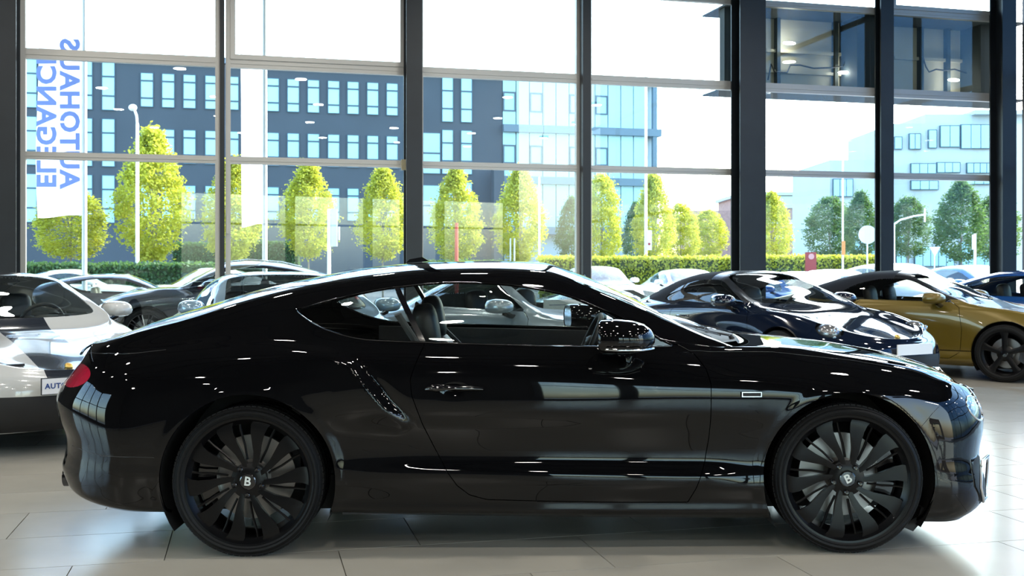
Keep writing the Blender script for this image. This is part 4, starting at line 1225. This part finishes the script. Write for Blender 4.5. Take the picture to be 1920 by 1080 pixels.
# ---- trees
def leaf_mat(n, col, tr):
    m = bpy.data.materials.new(n); m.use_nodes = True; nt = m.node_tree; b = nt.nodes['Principled BSDF']
    b.inputs['Roughness'].default_value = .6
    oi = nt.nodes.new('ShaderNodeTexCoord'); nz = nt.nodes.new('ShaderNodeTexNoise'); nz.inputs['Scale'].default_value = 2.2
    cr = nt.nodes.new('ShaderNodeValToRGB'); cr.color_ramp.elements[0].position = .35; cr.color_ramp.elements[1].position = .65
    cr.color_ramp.elements[0].color = (*[c*.75 for c in col], 1); cr.color_ramp.elements[1].color = (*[min(1, c*1.2) for c in col], 1)
    nt.links.new(oi.outputs['Object'], nz.inputs['Vector']); nt.links.new(nz.outputs[0], cr.inputs[0]); nt.links.new(cr.outputs[0], b.inputs['Base Color'])
    tl = nt.nodes.new('ShaderNodeBsdfTranslucent'); tl.inputs[0].default_value = (*tr, 1)
    mx = nt.nodes.new('ShaderNodeMixShader'); mx.inputs[0].default_value = .45
    nt.links.new(b.outputs[0], mx.inputs[1]); nt.links.new(tl.outputs[0], mx.inputs[2]); nt.links.new(mx.outputs[0], nt.nodes['Material Output'].inputs[0])
    return m
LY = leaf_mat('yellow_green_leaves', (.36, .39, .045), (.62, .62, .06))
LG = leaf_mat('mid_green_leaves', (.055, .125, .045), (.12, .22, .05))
M_BARK = mat('grey_bark', (.22, .19, .15), .9, noise=(8, .3))
def crown_mesh(seed, n, m, shape):
    r = np.random.RandomState(seed)
    vs = []
    # flame-shaped crown made of many small branch clusters, each with leaves
    nb = n//26
    hb = r.uniform(0, 1, nb)**.9
    prof = np.interp(hb, shape[0], shape[1])
    a = r.uniform(0, 2*np.pi, nb); rr = prof*(.45+.6*r.uniform(0, 1, nb)**.5)
    cx = rr*np.cos(a); cy = rr*np.sin(a); cz = hb
    C = np.stack([cx, cy, cz], 1)
    C = np.repeat(C, 26, 0) + r.normal(0, 1, (nb*26, 3))*[.055, .055, .026]
    k = len(C)
    u = r.normal(0, 1, (k, 3)); u /= np.linalg.norm(u, axis=1, keepdims=True)
    v = np.cross(u, r.normal(0, 1, (k, 3))); v /= np.linalg.norm(v, axis=1, keepdims=True)
    s = r.uniform(.012, .024, (k, 1))
    S3 = np.array([1, 1, .45])
    P = np.stack([C-u*s*S3*1.6, C+v*s*S3, C+u*s*S3*1.6, C-v*s*S3], 1).reshape(-1, 3)
    me = bpy.data.meshes.new('crown')
    me.from_pydata(P.tolist(), [], [(4*i, 4*i+1, 4*i+2, 4*i+3) for i in range(k)])
    me.materials.append(m)
    return me
FLAME = ([0, .12, .3, .5, .7, .85, 1], [.12, .40, .52, .49, .36, .20, .03])
ROUND = ([0, .15, .35, .6, .8, .93, 1], [.22, .44, .52, .50, .38, .22, .06])
CR = {('y', 0): crown_mesh(1, 12500, LY, FLAME), ('y', 1): crown_mesh(2, 12500, LY, FLAME), ('y', 2): crown_mesh(3, 11500, LY, ROUND),
      ('g', 0): crown_mesh(4, 11500, LG, ROUND), ('g', 1): crown_mesh(5, 11500, LG, FLAME)}
t = TM(); t.tube([(0, 0, 0), (.02, .01, .4), (0, 0, .8), (.01, 0, 1.6)], [.055, .045, .035, .01], 8)
for k in range(7):
    a = k*2.4; t.tube([(0, 0, .55+.1*k), (.25*math.cos(a), .25*math.sin(a), .85+.12*k), (.42*math.cos(a), .42*math.sin(a), 1.15+.14*k)], [.02, .013, .005], 5)
trunk_me = t.mesh('trunk', M_BARK, 60)
def tree(px, top, hw, bot, d, kind, label):
    x = (px-960)/F*d; zt = wz(top, d); zb = wz(bot, d); w = hw/F*d
    e = empty('tree', (x, d, GZ), rnd.uniform(0, 6), label, 'tree', 'trees beyond the glass')
    o = bpy.data.objects.new('crown', CR[kind]); COL.objects.link(o); o.parent = e
    o.location = (0, 0, zb-GZ); o.scale = (w/.44, w/.44, zt-zb); o['kind'] = 'stuff'
    o = bpy.data.objects.new('trunk', trunk_me); COL.objects.link(o); o.parent = e
    hh = (zb-GZ + (zt-zb)*.75)/1.6; o.scale = (w*.9, w*.9, hh)
    return e
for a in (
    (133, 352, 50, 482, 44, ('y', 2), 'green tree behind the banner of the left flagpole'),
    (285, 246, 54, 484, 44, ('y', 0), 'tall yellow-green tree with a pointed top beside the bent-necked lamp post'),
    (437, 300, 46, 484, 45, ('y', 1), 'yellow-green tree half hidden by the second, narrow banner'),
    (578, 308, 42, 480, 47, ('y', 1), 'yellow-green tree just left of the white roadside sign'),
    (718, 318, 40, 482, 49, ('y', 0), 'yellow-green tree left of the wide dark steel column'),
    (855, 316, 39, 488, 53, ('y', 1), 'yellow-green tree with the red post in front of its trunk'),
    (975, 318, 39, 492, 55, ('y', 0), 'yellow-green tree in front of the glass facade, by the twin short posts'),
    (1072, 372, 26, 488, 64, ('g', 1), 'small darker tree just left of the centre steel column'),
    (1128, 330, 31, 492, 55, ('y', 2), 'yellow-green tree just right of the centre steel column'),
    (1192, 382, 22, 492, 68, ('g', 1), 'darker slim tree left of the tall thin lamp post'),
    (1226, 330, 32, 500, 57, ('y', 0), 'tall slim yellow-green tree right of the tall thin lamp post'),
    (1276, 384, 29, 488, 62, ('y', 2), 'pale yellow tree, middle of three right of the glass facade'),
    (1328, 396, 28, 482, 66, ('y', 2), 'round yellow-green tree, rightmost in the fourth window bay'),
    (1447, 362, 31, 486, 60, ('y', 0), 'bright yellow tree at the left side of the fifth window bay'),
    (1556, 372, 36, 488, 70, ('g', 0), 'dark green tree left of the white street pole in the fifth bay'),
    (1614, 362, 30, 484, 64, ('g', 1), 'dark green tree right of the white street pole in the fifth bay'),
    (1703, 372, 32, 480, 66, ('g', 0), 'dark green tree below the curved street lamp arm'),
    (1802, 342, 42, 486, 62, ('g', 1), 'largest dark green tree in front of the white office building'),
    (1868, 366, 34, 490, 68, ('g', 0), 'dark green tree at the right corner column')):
    tree(*a)

# ---- hedges: clipped, leafy; each run one object
def hedge(px0, px1, ytop, d, m, label, depth=.8, zb=GZ):
    x0, x1 = (px0-960)/F*d, (px1-960)/F*d
    zt = wz(ytop, d)
    r = np.random.RandomState(int(px0))
    n = int((x1-x0)*(zt-zb+depth)*260)
    f = r.uniform(0, 1, n) < .62
    C = np.stack([r.uniform(x0, x1, n), np.where(f, d, r.uniform(d, d+depth, n)), np.where(f, r.uniform(zb, zt, n), zt)], 1) + r.normal(0, .05, (n, 3))
    u = r.normal(0, 1, (n, 3)); u /= np.linalg.norm(u, axis=1, keepdims=True)
    v = np.cross(u, r.normal(0, 1, (n, 3))); v /= np.linalg.norm(v, axis=1, keepdims=True)
    s = .075
    P = np.stack([C-u*s, C+v*s*.7, C+u*s, C-v*s*.7], 1).reshape(-1, 3)
    me = bpy.data.meshes.new('hedge'); me.from_pydata(P.tolist(), [], [(4*i, 4*i+1, 4*i+2, 4*i+3) for i in range(n)]); me.materials.append(m)
    b = len(P)
    h = bpy.data.objects.new('hedge', me); COL.objects.link(h); tag(h, label, 'hedge', 'hedges along the street')
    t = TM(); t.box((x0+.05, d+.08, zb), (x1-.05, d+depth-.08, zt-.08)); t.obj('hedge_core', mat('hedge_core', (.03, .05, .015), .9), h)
    return h
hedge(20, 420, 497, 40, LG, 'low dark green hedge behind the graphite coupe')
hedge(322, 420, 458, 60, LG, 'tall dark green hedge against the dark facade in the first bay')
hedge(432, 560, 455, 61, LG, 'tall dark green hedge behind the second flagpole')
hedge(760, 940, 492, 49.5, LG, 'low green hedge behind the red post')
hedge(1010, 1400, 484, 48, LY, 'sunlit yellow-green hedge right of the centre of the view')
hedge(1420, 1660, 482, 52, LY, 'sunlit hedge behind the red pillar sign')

# ---- dark office block parallel to the glazing, one glass wing
BP = at(275, HY, 66.0); BP.z = 0
def bu(px): return on_line(px, BP)[0]
BM = Matrix.Translation(BP) @ Matrix.Rotation(WA, 4, 'Z')
def bz(px, py):
    u, p = on_line(px, BP); return wz(py, p.y)
M_ANTH = mat('anthracite_render', (.048, .064, .080), .75, noise=(.35, .08))
M_BAND = mat('blue_grey_band', (.10, .16, .20), .6)
M_FACGL = mat('facade_glass_painted_sky', (.34, .70, .82), .25, spec=.6)  # sky reflection painted into the diffuse colour of the panes
M_FACGL2 = mat('pale_glass_painted_sky', (.30, .55, .63), .25, spec=.6)  # same painted sky reflection, for the wing and the white building
M_WFR = mat('dark_window_frame', (.05, .09, .12), .5)
def bbox(t, u0, u1, y0, y1, za, zb): t.box((u0, y0, za), (u1, y1, zb), BM)
HT = bz(160, 97)
bld = empty('office_building', (BP.x, BP.y, GZ), 0, 'long dark grey office block with rows of narrow windows behind the trees', 'building')
def chb(o, par):      # parent keeping world placement
    o.parent = par; o.matrix_parent_inverse = Matrix.Translation(-Vector((BP.x, BP.y, GZ))) if par is bld else Matrix.Identity(4)
    return o
t = TM(); bbox(t, bu(-260), bu(942), 0, 14, GZ, HT-.35)
chb(t.obj('facade_wall', M_ANTH), bld)
t = TM(); bbox(t, bu(-260), bu(1237), -.25, 14, HT-.35, HT)
chb(t.obj('parapet', M_BAND), bld)
zA1, zA0 = bz(275, 136), bz(275, 201); fl_h = 3.36
def win_unit(u0, u1, za, zb, splits, mm=None):
    w = u1-u0
    t = TM()
    bbox(t, u0, u1, -.06, .02, za, za+.05); bbox(t, u0, u1, -.06, .02, zb-.05, zb); bbox(t, u0, u0+.05, -.06, .02, za+.05, zb-.05); bbox(t, u1-.05, u1, -.06, .02, za+.05, zb-.05)
    for s in splits: bbox(t, u0+.05, u1-.05, -.07, .02, za+(zb-za)*s-.05, za+(zb-za)*s+.05)
    o = chb(t.obj('window', M_WFR), bld)
    zz = [za+.05] + [za+(zb-za)*s for s in splits] + [zb-.05]
    for i in range(len(zz)-1):
        q = TM(); bbox(q, u0+.05, u1-.05, -.035, -.01, zz[i]+(.05 if i else 0), zz[i+1]-(.05 if i < len(splits) else 0))
        p = q.obj('pane', mm or M_FACGL); p.parent = o
    return o
cols_ = [263, 303, 343, 384, 424, 462, 500, 538, 576, 614, 650.5, 687.5, 724]
for i, px in enumerate(cols_):
    w_ = 25 - i*.22
    for r_ in range(3):
        dz = -fl_h*r_
        if r_ == 2 and px in (538, 650.5): pass
        win_unit(bu(px), bu(px+w_), zA0+dz, zA1+dz, (.26, .76))
for a, b in ((-60, -30), (-20, 10), (46, 70), (148, 174), (190.5, 216), (828, 850), (863.5, 885.5)):
    for r_ in range(3):
        dz = -fl_h*r_
        win_unit(bu(a), bu(b), zA0-.28+dz, zA1+.52+dz, (.30, .70))
# bright ground-floor strips and glazing of the middle part
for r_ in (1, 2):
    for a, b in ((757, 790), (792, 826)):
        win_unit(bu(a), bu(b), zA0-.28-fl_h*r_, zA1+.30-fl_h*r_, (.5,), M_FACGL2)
# glass wing
gl0, gl1 = bu(942), bu(1237)
t = TM(); bbox(t, gl0, gl1, .8, 13, GZ, HT-.35); chb(t.obj('glass_wing_core', mat('wing_core', (.35, .45, .50), .6)), bld)
fz = [bz(1000, 158), bz(1000, 235)]
ny = 11
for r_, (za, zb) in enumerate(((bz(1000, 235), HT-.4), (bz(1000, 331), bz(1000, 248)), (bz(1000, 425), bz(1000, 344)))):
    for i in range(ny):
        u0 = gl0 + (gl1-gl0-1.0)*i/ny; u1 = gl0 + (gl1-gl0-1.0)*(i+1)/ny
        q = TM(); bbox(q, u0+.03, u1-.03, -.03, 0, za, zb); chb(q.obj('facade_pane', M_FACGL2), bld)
        if i in (0, 2, 5, 7) and r_ < 2:
            q = TM(); h = zb-za
            ua, ub, zc_, zd_ = u0+.03, u1-.03, za+h*.28, za+h*.70
            for bb in ((ua, ub, zc_, zc_+.09), (ua, ub, zd_-.09, zd_), (ua, ua+.08, zc_+.09, zd_-.09), (ub-.08, ub, zc_+.09, zd_-.09)): bbox(q, bb[0], bb[1], -.09, -.03, bb[2], bb[3])
            chb(q.obj('opening_light', M_WFR), bld)
    q = TM(); bbox(q, gl0, gl1, -.35, .8, za-.50, za-.02); chb(q.obj('floor_band', M_BAND), bld)
q = TM(); bbox(q, bu(918), bu(937), -1.2, -.4, GZ, bz(925, 318)); chb(q.obj('round_pier', M_ANTH), bld)
q = TM(); bbox(q, gl1-.6, gl1-.3, -.3, 0, GZ, HT-.4); chb(q.obj('corner_post', M_BAND), bld)

# ---- white office building on the right, and the low brick one between
M_WB = mat('white_render', (.40, .46, .47), .8, noise=(.2, .04))
M_PINK = mat('pale_red_brick', (.36, .22, .19), .85, noise=(3, .15))
wb = empty('white_office_building', at(1790, HY, 92) - Vector((0, 0, 1.52)), R(0), 'white rendered office building with bands of windows at the right', 'building')
def wpart(name, x0, x1, ya, yb, d0, d1, m, par=None, py_bottom=None):
    """a block between two columns and two rows of the view, built at distance d0 and d1 deep"""
    t = TM(); t.box(((x0-960)/F*d0, d0, wz(yb, d0) if yb is not None else GZ), ((x1-960)/F*d0, d1, wz(ya, d0)))
    o = t.obj(name, m); o.parent = par or wb
    o.matrix_parent_inverse = Matrix.Translation(-wb.location) if (par is None or par.parent is wb) else Matrix.Translation(-par.location)
    return o
D = 92
wpart('wall', 1672, 1940, 232, None, D, D+12, M_WB)
wpart('wall', 1735, 1940, 214, 232, D+.6, D+12, M_WB)
wpart('roof_slab', 1828, 1945, 206, 214, D-.2, D+12, M_WB)
wpart('wall', 1556, 1672, 300, None, D-2, D+10, M_WB)
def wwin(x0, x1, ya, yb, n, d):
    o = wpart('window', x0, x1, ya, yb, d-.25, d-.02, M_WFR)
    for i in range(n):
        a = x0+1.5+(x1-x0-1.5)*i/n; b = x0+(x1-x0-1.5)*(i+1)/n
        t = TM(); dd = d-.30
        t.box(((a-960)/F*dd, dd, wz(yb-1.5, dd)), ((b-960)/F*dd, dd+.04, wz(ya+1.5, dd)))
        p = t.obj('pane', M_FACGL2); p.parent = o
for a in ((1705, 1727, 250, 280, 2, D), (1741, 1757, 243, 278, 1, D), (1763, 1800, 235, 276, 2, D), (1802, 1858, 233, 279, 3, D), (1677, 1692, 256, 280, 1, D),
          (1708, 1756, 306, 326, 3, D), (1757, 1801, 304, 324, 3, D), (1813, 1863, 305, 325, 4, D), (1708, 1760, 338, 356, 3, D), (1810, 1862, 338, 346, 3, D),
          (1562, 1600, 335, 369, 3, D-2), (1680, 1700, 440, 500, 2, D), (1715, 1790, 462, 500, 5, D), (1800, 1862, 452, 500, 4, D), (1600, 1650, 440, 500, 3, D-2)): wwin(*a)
bb_ = empty('brick_building', at(1490, HY, 120) - Vector((0, 0, 1.52)), 0, 'low pale red brick building with white bands, behind the yellow tree', 'building')
def bpart(name, x0, x1, ya, yb, d0, d1, m):
    t = TM(); t.box(((x0-960)/F*d0, d0, wz(yb, d0) if yb is not None else GZ), ((x1-960)/F*d0, d1, wz(ya, d0)))
    o = t.obj(name, m); o.parent = bb_; o.matrix_parent_inverse = Matrix.Translation(-bb_.location); return o
bpart('wall', 1395, 1555, 366, None, 120, 135, M_PINK)
bpart('wall', 1296, 1396, 395, None, 121, 132, M_PINK)
bpart('roof_slab', 1390, 1558, 360, 366, 119.6, 135, M_WB)
bpart('green_panel', 1445, 1494, 368, 384, 119.8, 119.95, mat('mint_panel', (.45, .75, .68), .4))
for ya, yb in ((384, 390), (412, 420), (440, 448)): bpart('white_band', 1395, 1555, ya, yb, 119.7, 119.95, M_WB)
bpart('pilaster', 1493, 1496, 366, None, 119.6, 119.95, M_WB)

# ---- flags, posts and signs on the street
M_POLE = mat('white_pole', (.78, .80, .80), .35)
M_FLAG = leaf_mat('banner_cloth', (.72, .76, .82), (.75, .80, .88))
M_FTXT = mat('banner_print', (.30, .40, .85), .7)
def pole(name, px, d, r, ytop, label, cat='post', m=None, group=None):
    x = (px-960)/F*d; e = empty(name, (x, d, GZ), 0, label, cat, group)
    t = TM(); t.cyl((0, 0, 0), (0, 0, wz(ytop, d)-GZ), r, r*.8, 14); t.cyl((0, 0, 0), (0, 0, .12), r*2.2, r*1.8, 14); t.obj('pole', m or M_POLE, e, smooth=40)
    return e
def flag(px, d, width, ybot, yaw, label, words):
    e = pole('flagpole', px, d, .058, -420, label, 'flagpole', group='flagpoles in front of the building')
    zt = wz(-400, d)-GZ; zb = wz(ybot, d)-GZ
    n = 14; vs = []; fs = []
    for j in range(25):
        z = zb + (zt-zb)*j/24
        for i in range(n+1):
            k = i/n
            w = width*(1 + .05*math.sin(j*.5))
            xx = -.06 - w*k; yy = .05*math.sin(k*7 + j*.35)*k
            vs.append((xx*math.cos(yaw)-yy*math.sin(yaw), xx*math.sin(yaw)+yy*math.cos(yaw), z - .05*k + .02*math.sin(k*6)))
    for j in range(24):
        for i in range(n):
            a = j*(n+1)+i; fs.append((a, a+1, a+n+2, a+n+1))
    t = TM(); t.add(vs, fs); b = t.obj('banner', M_FLAG, e, smooth=60)
    for (txt, off) in words:
        # mirrored: the print is seen through from the back
        Mt = Matrix.Rotation(yaw, 4, 'Z') @ Matrix.Translation((off, -.075, zb + .62)) @ Matrix.Rotation(math.pi/2, 4, 'X') @ Matrix.Rotation(math.pi/2, 4, 'Z') @ Matrix.Scale(-1, 4, (0, 1, 0))
        o = text_obj('banner_lettering', txt, .60, M_FTXT, b, Mt, .003, 1.08, 'LEFT', bold=.022)
    return e
flag(158.5, 25, 1.02, 404, 0.0, 'left flagpole with a wide white banner lettered in faint blue', (('ELEGANCE', -.86), ('AUTOHAUS', -.33)))
flag(496.5, 25, .80, 420, R(-38), 'second flagpole with a narrow white banner turned away', ())
lp = pole('lamp_post', 257.5, 41, .075, 232, 'white lamp post with a bent neck and round head by the pointed tree', 'street lamp')
t = TM(); zt = wz(232, 41)-GZ; t.tube([(0, 0, zt-.05), (-.03, 0, zt+.3), (-.12, 0, zt+.55)], .05, 8); t.obj('neck', M_POLE, lp, smooth=50)
t = TM(); t.ell((-.17, 0, zt+.60), (.16, .13, .13), 14, 8); t.obj('lamp_head', M_POLE, lp, smooth=60)
lp = pole('lamp_post', 1211, 50, .075, 112, 'tall thin lamp post in front of the end of the glass facade', 'street lamp')
t = TM(); zt = wz(112, 50)-GZ; t.tube([(-.35, 0, zt), (0, 0, zt+.05), (.35, 0, zt)], .03, 6); t.obj('lamp_arm', M_POLE, lp)
t = TM(); zs_ = wz(432, 50)-GZ; t.box((.02, -.09, zs_-.9), (.26, -.06, zs_)); t.obj('sign_plate', M_POLE, lp)
t = TM(); t.lathe([(-.10, .001), (-.10, .06), (-.088, .06)], 16, 'y', (.14, 0, zs_-.62)); t.obj('sign_symbol', M_RED, lp)
lp = pole('lamp_post', 1011, 52, .055, 332, 'slender white pole in front of the glass facade', 'street lamp')
lp = pole('lamp_post', 1580, 50, .05, 300, 'white street pole in the fifth window bay', 'street lamp')
t = TM(); t.box((-.06, -.07, wz(478, 50)-GZ), (.10, -.05, wz(452, 50)-GZ)); t.obj('notice', mat('orange_panel', (.7, .25, .06), .5), lp)
rp = pole('sign_post', 617, 40, .075, 392, 'white post carrying a narrow roadside sign, third bay', 'sign')
t = TM(); t.box((.08, -.05, wz(462, 40)-GZ), (.30, .05, wz(392, 40)-GZ)); t.obj('sign_board', mat('grey_sign', (.45, .52, .58), .4), rp)
t = TM(); t.box((.34, -.02, wz(450, 40)-GZ), (.39, .02, wz(425, 40)-GZ)); t.obj('bracket', M_POLE, rp)
e = pole('red_post', 856, 46, .09, 418, 'thin red post in front of the sixth tree trunk', 'post', mat('red_post', (.45, .05, .03), .5))
for px, lb in ((957, 'short grey bollard post, left of a pair in front of the glass facade'), (964.5, 'short grey bollard post, right of a pair in front of the glass facade')):
    pole('bollard', px, 45, .036, 447, lb, 'post', mat('galvanised_post', (.45, .48, .50), .4), 'paired posts')
e = pole('sign_post', 1828, 42, .06, 438, 'white post with a small sign in the sixth bay', 'sign')
t = TM(); t.box((-.14, -.09, wz(468, 42)-GZ), (.02, -.05, wz(440, 42)-GZ)); t.obj('sign_board', M_POLE, e)
e = pole('round_sign', 1626, 50, .04, 424, 'round white-backed traffic sign on a thin pole', 'sign')
t = TM(); t.lathe([(-.07, .001), (-.07, .42), (-.05, .42), (-.05, .001)], 28, 'y', (0, 0, wz(440, 50)-GZ)); t.obj('sign_disc', mat('sign_back', (.62, .65, .66), .4), e)
e = pole('yield_sign', 1752, 55, .035, 470, 'white inverted triangle traffic sign before the white building', 'sign')
t = TM(); z0 = wz(474, 55)-GZ; t.prism([(0, z0-.2), (.28, z0+.30), (-.28, z0+.30)], -.08, -.05); t.obj('sign_plate', M_POLE, e)
e = empty('pillar_sign', gp(1520, 42), 0, 'small dark red pillar sign on the lawn in the fifth bay', 'sign')
t = TM(); t.box((-.20, -.08, 0), (.20, .08, wz(473, 42)-GZ)); t.obj('sign_body', mat('dark_red_sign', (.28, .02, .03), .4), e)
t = TM(); t.lathe([(-.10, .001), (-.10, .11), (-.08, .11)], 20, 'y', (0, 0, wz(481, 42)-GZ)); t.obj('sign_symbol', mat('pink_symbol', (.6, .3, .3), .5), e)
e = pole('curved_lamp', 1676, 48, .06, 420, 'street lamp with a long white arm in the sixth bay', 'street lamp')
t = TM(); z0 = wz(412, 48)-GZ; t.tube([(0, 0, z0-.2), (.3, 0, z0), (.9, 0, z0+.16), (1.35, 0, z0+.22)], .04, 8); t.obj('lamp_arm', M_POLE, e, smooth=50)
t = TM(); t.tube([(1.35, 0, z0-.1), (1.35, 0, z0+.5)], .04, 8); t.obj('lamp_head', M_POLE, e, smooth=50)

# ---- added box imitating the hall ceiling's reflection, behind the upper panes of bays 4 to 6
M_REFL = mat('reflected_ceiling_sheet', (.50, .45, .34), .8, noise=(1.0, .08))
M_REFLD = mat('reflection_box_edge', (.035, .045, .045), .7)
def wplane(px, off):
    P0 = W0 + Vector((-SW, CW, 0))*off
    return on_line(px, P0)[0]
y0 = .55
cz0, cz1 = z2+.02, z3-.02
can = empty('ceiling_reflection_box', W0, WA, 'added box with cables and lamps behind the upper right panes, imitating the ceiling reflection', 'reflection box')
def cpart(name, u0, u1, ya, yb, za, zb, m, M=None):
    t = TM(); t.box((u0, ya, za), (u1, yb, zb)); o = t.obj(name, m, can); return o
e3, e4, e5, e6 = edges[3], edges[4], edges[5], edges[6]
cpart('end_wall', wplane(1349, y0), e4+.1, .35, y0, cz0, cz1, M_REFLD)
cpart('reflection_sheet', e4+.1, e5, y0+.4, y0+.5, cz0, cz1, M_REFL)
cpart('reflection_sheet', e5, wplane(1826, y0), y0+.4, y0+.5, cz0, cz1, M_REFL)
cpart('end_wall', wplane(1826, y0), e6+.3, .35, y0+.5, cz0, cz1, M_REFLD)
cpart('box_lid', e4-.4, e6+.4, .12, y0+.6, cz1, cz1+.03, M_REFLD); cpart('box_lid', e4-.4, e6+.4, .12, y0+.6, cz0-.03, cz0, M_REFLD)  # plates added to keep sky light off the sheets
cpart('end_wall', e5-.32, e5+.05, .35, y0+.4, cz0, cz1, M_REFLD)
for px in (1457, 1565, 1607, 1725, 1775):
    u = wplane(px, y0+.35); cpart('rib', u-.035, u+.035, y0+.28, y0+.4, cz0, cz1, M_REFLD)
for px0, px1, py in ((1437, 1640, 138), (1437, 1640, 100), (1677, 1830, 112)):
    u, p = on_line((px0+px1)/2, W0 + Vector((-SW, CW, 0))*(y0+.35)); z = wz(py, p.y)
    cpart('purlin', wplane(px0, y0+.35), wplane(px1, y0+.35), y0+.33, y0+.4, z-.03, z+.03, M_REFL)
def cpt(px, py, off=y0+.22):
    P0 = W0 + Vector((-SW, CW, 0))*off
    u, p = on_line(px, P0); return (u, off, wz(py, p.y))
for pts in ([(1440, 150), (1446, 120), (1452, 135), (1476, 136), (1482, 122), (1500, 122), (1525, 128), (1560, 127), (1580, 124), (1592, 100), (1596, 122), (1612, 128)],
            [(1730, 105), (1736, 125), (1742, 135), (1755, 130), (1770, 132), (1790, 130), (1815, 138)]):
    t = TM(); t.tube([cpt(*p) for p in pts], .014, 6); t.obj('cable', M_BLACK, can, smooth=50)
M_LAMPREFL = mat('reflected_lamp_face', (1, 1, 1), .5, emit=(1, .98, .92), es=40.0)  # added glow for the reflected ceiling lamps, raised to light the box
for px, py in ((1480, 81), (1583, 136), (1788, 150)):
    u, v, z = cpt(px, py, y0+.15)
    t = TM(); t.ell((u, v, z), (.125, .06, .028), 18, 6); t.obj('lamp', M_LAMPREFL, can, smooth=60)
